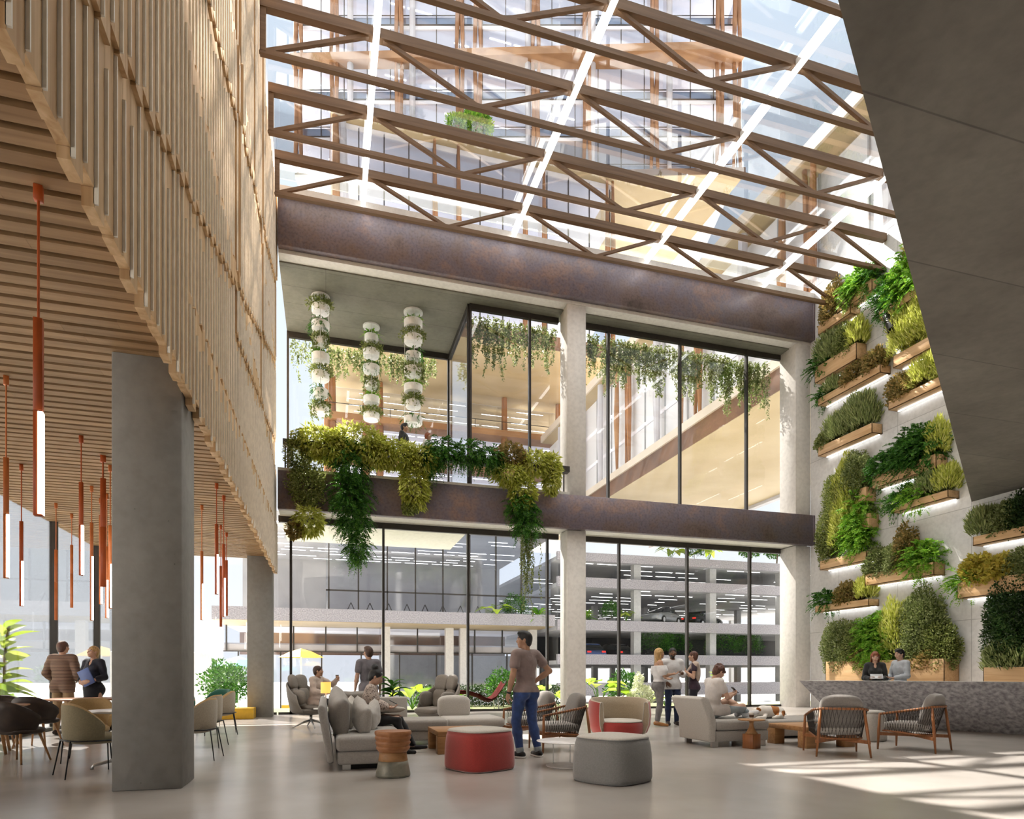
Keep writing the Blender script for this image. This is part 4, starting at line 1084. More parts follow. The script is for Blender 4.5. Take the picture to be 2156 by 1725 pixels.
PL = [('largest pendant lamp, dark red and glowing, hanging nearest the camera',81,392,(672,866),1087,'rust_paint',.052,None,1),
 ('orange pendant lamp at the left edge of the photo',13,792,(964,1082),1218,'orange_paint',.05,None,1),
 ('pendant lamp right of the largest one, its lower half white, third from the left',45,978,(1098,1181),1277,'rust_paint',.05,None,1),
 ('tall pendant lamp before the left mullion, its lower half dark red',118,1060,(1158,1226),1306,'orange_paint',.05,None,0),
 ('short pendant lamp with an unlit dark red lower half, right of the left mullion',151,1082,(1148,1208),1280,'orange_paint',.05,None,0),
 ('white glowing pendant lamp between the two cafe mullions',171,918,(1016,1105),1212,'rust_paint',.05,None,1),
 ('slim pendant lamp just left of the second cafe mullion',193,1024,(1101,1171),1307,'orange_paint',.05,None,1),
 ('thick dark red pendant lamp just left of the big column',217,958,(1008,1110),1236,'rust_paint',.075,9.6,0),
 ('orange pendant lamp behind the thick dark red one',212,1050,(1085,1172),1273,'orange_paint',.05,None,1),
 ('glowing pendant lamp hanging beside the column edge, lower one',225,1040,(1151,1221),1302,'orange_paint',.05,None,1),
 ('pendant lamp half hidden by the big column',232,980,(1107,1187),1282,'orange_paint',.05,None,1),
 ('first pendant lamp right of the big column',425,1064,(1161,1229),1306,'orange_paint',.05,None,1),
 ('pendant lamp right of the column, highest of its cluster',456,1018,(1104,1167),1252,'rust_paint',.05,None,1),
 ('unlit red pendant lamp hanging lowest right of the column',465,1106,(1192,1255),1320,'rust_paint',.05,None,0),
 ('glowing pendant lamp of the right cluster, third of its row',471,1044,(1146,1217),1299,'rust_paint',.05,None,1),
 ('pendant lamp at the right end of the cluster right of the column',477,1122,(1180,1235),1297,'rust_paint',.05,None,0)]
for lb, px, a, b, e, m, w, d, lit in PL: pendant(lb, px, a, b, e, m, w, d, .15+.2*R.random(), 4.5, lit=bool(lit))
# ---------- people and the dog: one smooth surface per body, grown from blended volumes ----------
class SDF:
    def __init__(s, lo, hi, h):
        s.h = h; s.lo = np.array(lo, float); n = np.ceil((np.array(hi)-s.lo)/h).astype(int)+1
        s.n = n; s.f = np.full(n, 1.0, np.float32)
        s.ax = [s.lo[i]+h*np.arange(n[i]) for i in range(3)]
    def sub(s, lo, hi):
        sl = []
        for i in range(3):
            a = max(0, int((lo[i]-s.lo[i])/s.h)-1); b = min(s.n[i], int((hi[i]-s.lo[i])/s.h)+2); sl.append(slice(a, max(a, b)))
        sl = tuple(sl); X, Y, Z = np.meshgrid(*[s.ax[i][sl[i]] for i in range(3)], indexing='ij')
        return sl, np.stack([X, Y, Z], -1)
    def put(s, sl, d, k):
        if d.size == 0: return
        f = s.f[sl]
        if k <= 0: s.f[sl] = np.minimum(f, d); return
        hh = np.clip(.5+.5*(f-d)/k, 0, 1); s.f[sl] = f+(d-f)*hh-k*hh*(1-hh)
    def cone(s, a, b, ra, rb, k=.02, flat=None):
        a, b = np.array(a, float), np.array(b, float); m = max(ra, rb)+k+.02
        sl, P = s.sub(np.minimum(a, b)-m, np.maximum(a, b)+m)
        ba = b-a; t = np.clip(((P-a)@ba)/max(1e-9, ba@ba), 0, 1)
        q = P-a-t[..., None]*ba
        if flat is not None:   # squash across one direction
            u, w = flat; u = np.array(u, float); u /= np.linalg.norm(u); c = q@u; q = q+(c*(w-1))[..., None]*u
        s.put(sl, np.linalg.norm(q, axis=-1)-(ra+(rb-ra)*t), k)
    def ell(s, c, r, B=None, k=.02):
        c = np.array(c, float); m = max(r)+k+.02; sl, P = s.sub(c-m, c+m); q = P-c
        if B is not None: q = q@np.array(B).T
        r = np.array(r); k0 = np.linalg.norm(q/r, axis=-1); k1 = np.linalg.norm(q/r**2, axis=-1)
        s.put(sl, k0*(k0-1)/np.maximum(k1, 1e-6), k)
    def cut(s, p, n):
        """keep the side the normal points away from"""
        X, Y, Z = np.meshgrid(*s.ax, indexing='ij'); n = np.array(n, float); n /= np.linalg.norm(n)
        s.f = np.maximum(s.f, ((X-p[0])*n[0]+(Y-p[1])*n[1]+(Z-p[2])*n[2]).astype(np.float32))
    def carve(s, c, r, B=None):
        c = np.array(c, float); m = max(r)+.03; sl, P = s.sub(c-m, c+m); q = P-c
        if B is not None: q = q@np.array(B).T
        r = np.array(r); k0 = np.linalg.norm(q/r, axis=-1); k1 = np.linalg.norm(q/r**2, axis=-1)
        s.f[sl] = np.maximum(s.f[sl], -(k0*(k0-1)/np.maximum(k1, 1e-6)))
    def mesh(s, name):
        f = s.f; ins = f < 0; n = s.n
        c = [ins[i:n[0]-1+i, j:n[1]-1+j, k:n[2]-1+k] for i in (0,1) for j in (0,1) for k in (0,1)]
        al = c[0].copy(); an = c[0].copy()
        for q in c[1:]: al &= q; an |= q
        I = np.argwhere(an & ~al)
        if len(I) == 0: return np.zeros((0,3)), np.zeros((0,4), int)
        off = np.array([(i,j,k) for i in (0,1) for j in (0,1) for k in (0,1)])
        val = np.stack([f[I[:,0]+o[0], I[:,1]+o[1], I[:,2]+o[2]] for o in off], 1)
        acc = np.zeros((len(I),3)); cnt = np.zeros(len(I))
        for a in range(8):
            for b in range(a+1, 8):
                if np.abs(off[a]-off[b]).sum() != 1: continue
                x = (val[:,a] < 0) != (val[:,b] < 0); t = val[:,a]/np.where(x, val[:,a]-val[:,b], 1)
                p = off[a]+(off[b]-off[a])*t[:,None]; acc += np.where(x[:,None], p, 0); cnt += x
        V = s.lo+s.h*(I+acc/cnt[:,None])
        idx = np.full(n-1, -1, np.int32); idx[I[:,0], I[:,1], I[:,2]] = np.arange(len(I))
        Q = []
        for ax in range(3):
            u, w = [(1,2),(2,0),(0,1)][ax]
            A = np.take(ins, range(n[ax]-1), ax); B = np.take(ins, range(1, n[ax]), ax)
            E = np.argwhere(A != B); E = E[(E[:,u] >= 1) & (E[:,w] >= 1) & (E[:,u] < n[u]-1) & (E[:,w] < n[w]-1)]
            sg = A[E[:,0], E[:,1], E[:,2]]
            def cell(du, dw):
                e = E.copy(); e[:,u] -= du; e[:,w] -= dw; return idx[e[:,0], e[:,1], e[:,2]]
            q = np.stack([cell(1,1), cell(0,1), cell(0,0), cell(1,0)], 1)
            q[~sg] = q[~sg][:, ::-1]; Q.append(q)
        Q = np.concatenate(Q); return V, Q[(Q >= 0).all(1)]
def skin(name, c): 
    return noisy(name, tuple(x*.9 for x in c), c, 20, .5, spec=.3)
skin('skin_light', (.58,.36,.26)); skin('skin_tan', (.47,.27,.175)); skin('skin_brown', (.20,.105,.065))
plain('lips', (.40,.13,.11), .5); plain('lips_dark', (.16,.07,.055), .5); plain('eye_dark', (.02,.015,.012), .2); plain('eye_white', (.75,.73,.71), .3)
for nm, c in dict(hair_black=(.012,.011,.013), hair_brown=(.065,.028,.016), hair_chestnut=(.105,.038,.022), hair_blond=(.50,.31,.12), hair_red=(.24,.065,.022)).items():
    noisy(nm, tuple(x*.55 for x in c), tuple(x*1.25 for x in c), 10, .45, stretch=(6,6,1.2), bump=.6, bscale=40)
def cloth(name, c, k=.8): return noisy(name, tuple(x*k for x in c), c, 14, .85, sheen=.2, bump=.9, bscale=16, lo=.3, hi=.7)
cloth('tee_mauve', (.28,.205,.19)); cloth('jeans_blue', (.035,.075,.24), .6); cloth('tee_grey', (.17,.16,.18)); cloth('white_cotton', (.74,.74,.76), .9)
cloth('cream_knit', (.56,.45,.38)); cloth('black_cloth', (.016,.016,.018)); cloth('grey_jeans', (.22,.21,.22), .7); cloth('navy_jeans', (.022,.04,.11), .6)
cloth('plum_cloth', (.05,.028,.05)); cloth('light_jeans', (.34,.40,.44), .8); cloth('pale_tee', (.66,.62,.60), .9); cloth('heather', (.42,.45,.49), .85)
cloth('khaki', (.36,.24,.13)); cloth('navy_cloth', (.014,.017,.032)); cloth('skirt_black', (.008,.009,.016)); cloth('shoe_black', (.012,.012,.014)); cloth('sandal_tan', (.42,.19,.06)); cloth('shoe_brown', (.05,.03,.022))
plain('sole_white', (.78,.77,.75), .6)
def stripes():
    m, nt, b = newmat('striped_knit'); v = coords(nt)
    w = N(nt, 'ShaderNodeTexWave'); w.bands_direction = 'Z'; w.inputs['Scale'].default_value = 13.5; w.inputs['Distortion'].default_value = .8; w.inputs['Detail Scale'].default_value = .5
    nt.links.new(v, w.inputs['Vector']); nt.links.new(ramp(nt, w.outputs['Fac'], [(.38, (.40,.27,.19)), (.55, (.055,.035,.035))]), b.inputs['Base Color']); b.inputs['Roughness'].default_value = .9
stripes()
def spots():
    m, nt, b = newmat('spotted_cloth'); v = coords(nt)
    w = N(nt, 'ShaderNodeTexVoronoi'); w.inputs['Scale'].default_value = 48; nt.links.new(v, w.inputs['Vector'])
    nt.links.new(ramp(nt, w.outputs['Distance'], [(.30, (.07,.05,.045)), (.42, (.56,.47,.41))]), b.inputs['Base Color']); b.inputs['Roughness'].default_value = .85
spots()
V3 = lambda *a: np.array(a, float)
def un(v): v = np.array(v, float); return v/np.linalg.norm(v)
def lerp(a, b, t): return np.array(a, float)*(1-t)+np.array(b, float)*t
STAND = dict(pel=(0,0,.93), hL=(.09,0,.91), hR=(-.09,0,.91), kL=(.10,-.02,.50), kR=(-.10,-.02,.50), aL=(.10,.03,.085), aR=(-.10,.03,.085),
    tL=(.12,-.15,.03), tR=(-.12,-.15,.03), neck=(0,.015,1.475), sL=(.180,.012,1.425), sR=(-.180,.012,1.425), eL=(.235,.04,1.14), eR=(-.235,.04,1.14),
    wL=(.245,-.03,.89), wR=(-.245,-.03,.89), head=(0,-.015,1.60), look=(0,-1,0), nL=(-1,0,0), nR=(1,0,0), curl=.35)
def hand(S, w, d, nrm_, side, curl, s, k=.006):
    """palm, four bent fingers of unequal length and a thumb; d points along the hand, nrm_ out of the palm"""
    d = un(d); nn = np.array(nrm_, float); nn = un(nn-d*(nn@d)); lat = np.cross(d, nn)*side
    S.cone(w, w+d*.03*s, .027*s, .031*s, .012, (nn, 1.35)); c = w+d*.055*s
    S.ell(c, (.041*s,.050*s,.0165*s), np.stack([lat, d, nn]), .012)
    for i, (o, L) in enumerate(((.030,.072),(.0105,.080),(-.009,.075),(-.0285,.058))):
        b = w+d*.092*s+lat*o*s-d*abs(o)*.25; dd = d+lat*o*2.2; ang = curl*(1+.12*i); r = .0088*s-.0006*i
        for q in range(3):
            dd = un(dd*math.cos(ang)+nn*math.sin(ang)); l = L*s*(.46,.30,.24)[q]; e = b+dd*l
            S.cone(b, e, r*(1-.08*q), r*(.94-.08*q), .004); b = e
    b = w+d*.028*s+lat*.030*s; dd = un(d*.62+lat*.72+nn*.25)
    for q in range(2):
        e = b+dd*.038*s; S.cone(b, e, .0115*s, .0095*s, .008); b = e; dd = un(dd+nn*.25*(1+curl)+d*.35)
def person(label, loc, rz, J, sp, height=1.75, fem=False):
    s = height/1.75; j = {**STAND, **J}
    if fem and 'sL' not in J:
        for q in 'LR': a = j['s'+q]; j['s'+q] = (a[0]*.9, a[1], a[2])
    P = {k: (np.array(v, float)*s if k not in ('look','nL','nR','curl','curlL','curlR') else v) for k, v in j.items()}
    t = thing('person', label, 'person', loc, rz)
    pel, neck = P['pel'], P['neck']; up = un(neck-pel); rt = P['sL']-P['sR']; rt = un(rt-up*(rt@up)); fw = np.cross(rt, up)   # fw: the person's front
    if fw@np.array(P['look'], float) < -.3: fw = -fw
    B = np.stack([rt, fw, up]); TL = np.linalg.norm(neck-pel)
    hw = .92 if fem else 1.0
    look = un(P['look']); hu = un(up*.35+V3(0,0,1)-look*0); hr = un(np.cross(look, hu)); hu = np.cross(hr, look); HB = np.stack([hr, look, hu]); hd = P['head']+hu*.03*s
    pts = np.array([P[k] for k in ('pel','kL','kR','aL','aR','tL','tR','sL','sR','eL','eR','wL','wR','head')])
    lo, hi = pts.min(0)-.24*s, pts.max(0)+.24*s; lo[2] = max(lo[2], pts[:,2].min()-.13)
    def torso(S, g, k=.035):
        b = sp.get('build', 1.0)
        S.ell(pel+up*.02*s, ((.165 if not fem else .168)*s*b+g,.115*s*b+g,.125*s+g), B, k)
        S.ell(pel+up*TL*.36, ((.145 if not fem else .122)*s*b+g,.098*s*b+g,.15*s+g), B, k)
        S.ell(pel+up*TL*.68+fw*.01*s, ((.168 if not fem else .142)*s*b+g,.112*s*b+g,.17*s+g), B, k)
        S.cone(lerp(P['sL'],P['sR'],.10), lerp(P['sL'],P['sR'],.90), .058*s*hw+g, .058*s*hw+g, k)
        S.cone(neck-up*.06*s, lerp(P['sL'],neck,.35)-up*.01*s, .05*s+g*.6, .045*s+g, k); S.cone(neck-up*.06*s, lerp(P['sR'],neck,.35)-up*.01*s, .05*s+g*.6, .045*s+g, k)
        if fem:
            for q in (-1,1): S.ell(pel+up*TL*.64+fw*.085*s+rt*q*.065*s, (.058*s+g,.052*s+g,.058*s+g), B, .03)
        for q in 'LR':  S.ell(P['h'+q]-fw*.055*s-up*.02*s, (.085*s+g,.085*s+g,.095*s+g), B, .04)
    def arm(S, q, g, upto=2.0, k=.02, flare=0.0):
        a, e, w = P['s'+q], P['e'+q], P['w'+q]; m = hw*.97
        if upto < 1: e2 = lerp(a, e, upto); S.cone(a, e2, .056*s*m+g, (.047+.004*(1-upto))*s*m+g+flare, k)
        else:
            S.cone(a, lerp(a,e,.45), .054*s*m+g, .048*s*m+g, k); S.cone(lerp(a,e,.45), e, .048*s*m+g, .040*s*m+g, k)
            if upto > 1:
                x = min(1, upto-1); w2 = lerp(e, w, x); S.cone(e, lerp(e,w,min(.35,x)), .041*s*m+g, .043*s*m+g, k)
                if x > .35: S.cone(lerp(e,w,.35), w2, .043*s*m+g, (.043-.017*(x-.35)/.65)*s*m+g+flare, k)
    def leg(S, q, g, upto=2.0, k=.025, flare=0.0):
        h_, kn, an = P['h'+q], P['k'+q], P['a'+q]
        S.cone(h_, lerp(h_,kn,.5), .088*s+g, .074*s+g, k); S.cone(lerp(h_,kn,.5), kn, .074*s+g, .055*s+g, k)
        x = min(1, upto-1)
        if x > 0:
            S.cone(kn, lerp(kn,an,.35), .054*s+g, (.056+flare*.4)*s+g, k)
            if x > .35: S.cone(lerp(kn,an,.35), lerp(kn,an,x), (.056+flare*.4)*s+g, (.056-.021*(x-.35)/.65+flare)*s+g, k)
    def head_(S):
        S.ell(hd+hu*.028*s-look*.012*s, (.075*s,.096*s,.088*s), HB, .02); S.ell(hd-hu*.030*s+look*.022*s, (.059*s,.072*s,.082*s), HB, .03)
        S.ell(hd-hu*.088*s+look*.058*s, (.026*s,.024*s,.02*s), HB, .025)
        S.cone(hd+hu*.012*s+look*.084*s, hd-hu*.020*s+look*.099*s, .008*s, .0125*s, .014); S.cone(hd-hu*.020*s+look*.090*s-hr*.011*s, hd-hu*.020*s+look*.090*s+hr*.011*s, .008*s, .008*s, .008)
        for z_ in (-.054,-.066): S.ell(hd+hu*z_*s+look*.079*s, (.021*s,.012*s,.007*s), HB, .006)
        for q in (-1,1):
            S.ell(hd+hr*q*.077*s-hu*.005*s-look*.005*s, (.010*s,.019*s,.030*s), HB, .008)
            S.ell(hd+hr*q*.032*s+hu*.032*s+look*.078*s, (.022*s,.014*s,.008*s), HB, .012)
            S.ell(hd+hr*q*.040*s-hu*.022*s+look*.058*s, (.024*s,.026*s,.024*s), HB, .02)
        S.cone(neck-up*.03*s, hd-hu*.055*s-look*.02*s, .056*s*hw, .053*s*hw, .025)
    # body
    h = sp.get('vox', .0065); S = SDF(lo, hi, h)
    torso(S, 0); head_(S)
    for q in 'LR': arm(S, q, 0); leg(S, q, 0); S.cone(P['a'+q]+V3(0,0,-.035*s), P['t'+q], .036*s, .028*s, .025); S.cone(P['a'+q], P['a'+q]+un(P['a'+q]-P['t'+q])*.04-V3(0,0,.045*s), .036*s, .032*s, .02)
    for q, sd in (('L',1),('R',-1)): hand(S, P['w'+q], P.get('hd'+q, P['w'+q]-P['e'+q])/(s if 'hd'+q in P else 1), P['n'+q], sd, j.get('curl'+q, j['curl']), s)
    Vv, Q = S.mesh('body'); me = np_mesh('body', Vv, Q, True)
    o = link('body', me, t, [M[sp['skin']], M['lips_dark' if sp['skin'] == 'skin_brown' else 'lips'], M[sp['hair']], M['eye_white'], M['eye_dark']])
    c = (Vv[Q].mean(1)-hd)@HB.T/s; mi = np.zeros(len(Q), np.int32); fr = c[:,1] > .045
    ax = np.abs(c[:,0]); mi[fr & (ax < .024) & (np.abs(c[:,2]+.060) < .0075)] = 1
    mi[fr & (np.abs(ax-.033) < .018) & (np.abs(c[:,2]-.035-.004*(1-((ax-.033)/.018)**2)) < .005)] = 2
    mi[fr & (np.abs(ax-.032) < .014) & (np.abs(c[:,2]-.013) < .0065)] = 3; mi[fr & (np.abs(ax-.032) < .0062) & (np.abs(c[:,2]-.013) < .0065)] = 4
    if sp.get('beard'): mi[(c[:,1] > .01) & (c[:,2] < -.045) & (c[:,2] > -.125) & (c[:,1] > .02+.0*ax) & (mi == 0) & ~((ax < .02) & (np.abs(c[:,2]+.060) < .012))] = 2
    me.polygons.foreach_set('material_index', mi)
    # clothes
    def part(name, fn, m, hh=None, lab=None):
        S = SDF(lo, hi, hh or max(h, .008)); fn(S); V_, Q_ = S.mesh(name)
        if len(V_) == 0: return None
        ob = link(name, np_mesh(name, V_, Q_, True), t, [M[m]])
        if lab: ob['label'] = lab
        return ob
    def top_fn(S):
        g = sp.get('loose', .014); torso(S, g, .045)
        for q in 'LR': S.cone(P['h'+q], lerp(P['h'+q],P['k'+q],.4), .088*s+g+.004, .078*s+g+.004, .04)
        for q in 'LR': arm(S, q, g+sp.get('sleeve_loose', .004), sp.get('sleeve', .55), .03, sp.get('flare', .004))
        S.cut(pel+up*sp.get('hem', -.06)*s, -up)
        if 'neckline' in sp: S.cut(neck-up*sp['neckline']*s, up)
        else:
            S.carve(neck+up*.035*s+fw*.02*s, (.062*s,.070*s,.060*s), B)
            if sp.get('vneck'): S.carve(neck-up*.03*s+fw*.12*s, (.035*s,.07*s,.085*s), B)
    part(sp.get('top_name', 'shirt'), top_fn, sp['top'])
    if sp.get('bottom_name') == 'skirt':
        def bt(S):
            torso(S, .018, .04); S.cone(pel-up*.05*s, lerp(P['kL'],P['kR'],.5)-V3(0,0,.0), .17*s, .14*s, .05); S.cut(pel+up*.10*s, up); S.cut(lerp(P['kL'],P['kR'],.5), V3(0,0,-1))
    else:
        def bt(S):
            S.ell(pel+up*.02*s, (.168*s+.009,.118*s+.009,.125*s+.009), B, .03)
            for q in 'LR': leg(S, q, .010, sp.get('cuff', 1.97), .03, sp.get('pflare', .006)); S.ell(P['h'+q]-fw*.055*s-up*.02*s, (.085*s+.01,.085*s+.01,.095*s+.01), B, .04)
            S.cut(pel+up*.10*s, up)
    part(sp.get('bottom_name', 'trousers'), bt, sp['bottom'])
    def sh(q):
        def fn(S):
            w_ = .86 if fem else 1.0; a, tt = P['a'+q]-V3(0,0,.03*s), P['t'+q]; d = un(tt-a); S.cone(a-d*.045*s-V3(0,0,.012), tt+V3(0,0,.004), .043*s*w_, .036*s*w_, .02); S.cone(a, lerp(a,tt,.5), .045*s*w_, .040*s*w_, .02)
            S.cut(V3(0,0,min(P['t'+q][2],P['a'+q][2])-.030*s) if not sp.get('freefeet') else tt-V3(0,0,.2), V3(0,0,-1))
        return fn
    for q in 'LR':
        ob = part('shoe', sh(q), sp['shoe'], .007)
    if sp.get('cuffs'):
        def cf(S):
            for q in 'LR': a, b = lerp(P['k'+q],P['a'+q],.905), lerp(P['k'+q],P['a'+q],.955); S.cone(a, b, .056*s, .056*s, .01)
        part('trouser_cuff', cf, 'light_jeans', .006)
        def sc(S):
            for q in 'LR': a, b = lerp(P['s'+q],P['e'+q],.47), lerp(P['s'+q],P['e'+q],.52); S.cone(a, b, .064*s, .064*s, .005)
        part('sleeve_cuff', sc, 'pale_tee', .006)
        for q in 'LR':
            def so(S): a, b = P['a'+q]-V3(0,0,.072*s), P['t'+q]-V3(0,0,.020*s); a[2] = b[2] = .02; d = un(b-a); S.cone(a-d*.045*s, b+d*.006, .047*s, .042*s, .01); S.cut((0,0,.026), (0,0,1)); S.cut((0,0,.0), (0,0,-1))
            part('shoe_sole', so, 'sole_white', .006)
        w = P['wL']; e = P['eL']; d = un(w-e); MB().tube([w-d*.035, w-d*.012], .034*s, 16).build('wristband', M['black_cloth'], t, smooth=True)
    # hair
    def hair_fn(S):
        S.ell(hd+hu*.034*s-look*.018*s, (.084*s,.103*s,.094*s), HB, .02)
        S.ell(hd-hu*.02*s-look*.05*s, (.076*s,.062*s,.085*s), HB, .03)
        st = sp.get('hairstyle', 'short')
        S.carve(hd-hu*.045*s+look*.105*s, (.095*s,.095*s,.108*s), HB); S.carve(hd-hu*.085*s+look*.03*s, (.12*s,.075*s,.09*s), HB)
        if st == 'quiff':
            for q in (-1,0,1): S.ell(hd+hu*.098*s+look*.028*s+hr*q*.032*s, (.034*s,.055*s,.028*s), HB, .035)
        if st == 'bun': S.ell(hd+hu*.125*s-look*.075*s, (.058*s,.058*s,.055*s), HB, .015)
        if st == 'pony': S.cone(hd-hu*.01*s-look*.10*s, hd-hu*.15*s-look*.095*s, .036*s, .022*s, .03)
        if st in ('long', 'longer'):
            L = .34 if st == 'longer' else .22
            for q in (-1,0,1): S.cone(hd+hr*q*.045*s-look*.055*s, hd-hu*L*s-look*.075*s+hr*q*.052*s, .048*s, .028*s, .03)
            for q in (-1,1): S.cone(hd+hr*q*.075*s-look*.01*s+hu*.03*s, hd-hu*(L*.75)*s-look*.02*s+hr*q*.080*s, .024*s, .018*s, .02)
        if st == 'tousled':
            rr = random.Random(5)
            for q in range(26):
                d = un(V3(rr.gauss(0,1), rr.gauss(-.25,.8), abs(rr.gauss(.4,.7)))); S.ell(hd+hu*.03*s-look*.018*s+(HB.T@(d*V3(.085,.10,.095)))*s, (.024*s,)*3, None, .012)
    part('hair', hair_fn, sp['hair'], .006)
    return t, P
def held(name, label, cat, mb, m, loc, rz=0, parts=()):
    t = mb.build(name, M[m], bevel=.002, seg=1); t.location = loc; t.rotation_euler = rz if isinstance(rz, tuple) else (0,0,rz); return tag(t, label, cat)
# the man in jeans
person('man in mauve T-shirt and blue jeans standing with his back turned, looking left', (2.78,8.80,0), math.radians(202),
    dict(kL=(.13,-.05,.50), aL=(.13,.04,.085), tL=(.17,-.14,.03), kR=(-.12,.0,.50), aR=(-.15,.10,.085), tR=(-.19,-.06,.03), eL=(.265,.05,1.13), wL=(.26,-.05,.885), nL=(-1,0,0),
         eR=(-.355,.10,1.20), wR=(-.20,-.09,1.02), hdR=(.7,-.5,-.5), nR=(.2,1,.2), head=(.01,-.02,1.60), look=(.80,-.58,-.03)),
    dict(skin='skin_tan', hair='hair_black', hairstyle='quiff', top='tee_mauve', sleeve=.50, hem=-.025, bottom='jeans_blue', shoe='shoe_black', vox=.0055, flare=.006, cuffs=True), 1.82)
# man at the window
person('man in grey T-shirt standing behind the sofa, facing the glass front', (.83,13.25,0), math.radians(190),
    dict(look=(.35,-.93,0), wL=(.25,-.06,.90)), dict(skin='skin_light', hair='hair_brown', hairstyle='quiff', top='tee_grey', sleeve=.55, hem=-.1, bottom='black_cloth', shoe='shoe_black', build=1.06), 1.76)
# seated woman
SIT = dict(pel=(0,.05,.56), hL=(.09,.03,.55), hR=(-.09,.03,.55), kL=(.10,-.43,.56), kR=(-.09,-.42,.55), aL=(.12,-.60,.11), aR=(-.08,-.50,.10), tL=(.13,-.80,.05), tR=(-.08,-.69,.035),
    neck=(0,.05,1.10), sL=(.175,.04,1.055), sR=(-.175,.04,1.055), head=(0,.01,1.225), eL=(.22,-.08,.80), eR=(-.22,-.08,.80), wL=(.10,-.28,.74), wR=(-.10,-.28,.74), nL=(0,0,1), nR=(0,0,1), hdL=(-.3,-1,0), hdR=(.3,-1,0))
person('seated woman with a black bun and spotted blouse on the sectional sofa', (.64,9.78,-.01), math.radians(80),
    {**SIT, 'neck': (0,-.02,1.08), 'sL': (.16,-.02,1.035), 'sR': (-.16,-.02,1.035), 'head': (0,-.075,1.19), 'look': (0,-.90,-.42), 'kL': (.10,-.43,.56), 'aL': (.12,-.66,.13), 'tL': (.13,-.86,.09)},
    dict(skin='skin_light', hair='hair_black', hairstyle='bun', top='spotted_cloth', top_name='blouse', sleeve=1.85, sleeve_loose=.012, hem=-.02, bottom='black_cloth', shoe='shoe_black', loose=.012, freefeet=True), 1.68, True)
c_ = pillow('beige cushion on the lap of the seated woman', (.93,9.80,.66), (.22,.045,.17), 'pouf_top', PI/2-.1, 0, .1)
held('phone', 'dark phone in the hands of the seated woman', 'phone', MB().box(-.035,-.07,-.004,.035,.07,.004), 'phone_black', (.99,9.82,.77), (.5,0,1.4))
# man with the cup
person('smiling man in cream jumper raising a cup, seated in the wing chair', (-.20,14.94,.02), 1.0,
    {**SIT, 'neck': (0,-.01,1.09), 'sL': (.18,-.01,1.05), 'sR': (-.18,-.01,1.05), 'head': (0,-.05,1.21), 'look': (.35,-.94,.05), 'eL': (.30,-.22,.93), 'wL': (.16,-.42,1.06), 'hdL': (-.35,-.6,.5), 'nL': (-.8,.3,-.2), 'curlL': .85, 'aL': (.12,-.52,.10), 'tL': (.13,-.72,.04)},
    dict(skin='skin_tan', hair='hair_brown', top='cream_knit', top_name='jumper', sleeve=1.9, hem=-.06, bottom='black_cloth', shoe='shoe_brown', beard=False), 1.76)
mc = thing('coffee_mug', 'small dark cup raised by the smiling man in the wing chair', 'cup', (.245,14.86,1.11))
MB().lathe([(0,0),(.03,0),(.038,.075),(.034,.075),(.028,.01),(0,.01)], 16).build('cup_body', M['cup_brown'], mc, smooth=True, angle=.8)
# the trio by the glass front
person('woman with long blond hair, white off-shoulder top and grey jeans', (7.36,13.10,0), math.radians(78),
    dict(eR=(-.22,-.05,1.13), wR=(-.12,-.27,1.17), hdR=(.1,-1,.1), nR=(0,0,1), eL=(.22,.02,1.13), wL=(.15,-.20,1.08), nL=(-.5,0,.8), look=(.1,-1,.02), aL=(.07,.03,.10), aR=(-.07,.06,.10), kL=(.08,-.05,.5), kR=(-.07,-.0,.5)),
    dict(skin='skin_tan', hair='hair_blond', hairstyle='longer', top='white_cotton', top_name='blouse', sleeve=.62, sleeve_loose=.022, flare=.03, neckline=.115, hem=.07, loose=.022, bottom='grey_jeans', shoe='sandal_tan', cuff=1.86), 1.80, True)
person('bearded man in white shirt and navy jeans facing the camera', (7.84,13.32,0), math.radians(-14),
    dict(eR=(-.28,.06,1.14), wR=(-.17,-.10,.97), hdR=(.5,-.5,-.5), nR=(.3,.9,0), eL=(.26,.05,1.14), wL=(.17,-.20,1.16), hdL=(-.4,-.8,.2), nL=(-.6,0,.6), curlL=.8, curlR=.6, look=(-.1,-1,.0), tL=(.14,-.15,.03), kL=(.10,-.03,.5)),
    dict(skin='skin_brown', hair='hair_black', top='white_cotton', sleeve=1.8, hem=-.12, sleeve_loose=.01, loose=.02, bottom='navy_jeans', shoe='shoe_brown', beard=True), 1.82)
tw3, P3 = person('woman with short hair and a beige jumper over her shoulders, facing the man in white', (8.33,13.20,0), math.radians(-118),
    dict(eR=(-.23,-.02,1.13), wR=(-.10,-.20,1.25), hdR=(.2,-.3,.9), nR=(.6,.2,0), eL=(.22,-.02,1.13), wL=(.06,-.20,1.28), hdL=(-.2,-.3,.9), nL=(-.6,.2,0), curl=.6, look=(-.25,-.97,.05)),
    dict(skin='skin_light', hair='hair_chestnut', top='plum_cloth', top_name='top', sleeve=.35, hem=-.08, bottom='navy_cloth', shoe='shoe_black'), 1.74, True)
def shawl():
    S = SDF((-.35,-.3,.9), (.35,.35,1.6), .009); s = 1.74/1.75
    S.cone((.15,.03,1.42),(-.15,.03,1.42),.085,.085,.04); S.ell((0,.075,1.24),(.16,.085,.25),None,.05); S.cone((.10,-.02,1.42),(.06,-.15,1.22),.05,.04,.03); S.cone((-.10,-.02,1.42),(-.06,-.15,1.22),.05,.04,.03)
    S.carve((0,-.02,1.50),(.075,.09,.10)); V_, Q_ = S.mesh('jumper'); link('jumper', np_mesh('jumper', V_, Q_, True), tw3, [M['cream_knit']])
shawl()
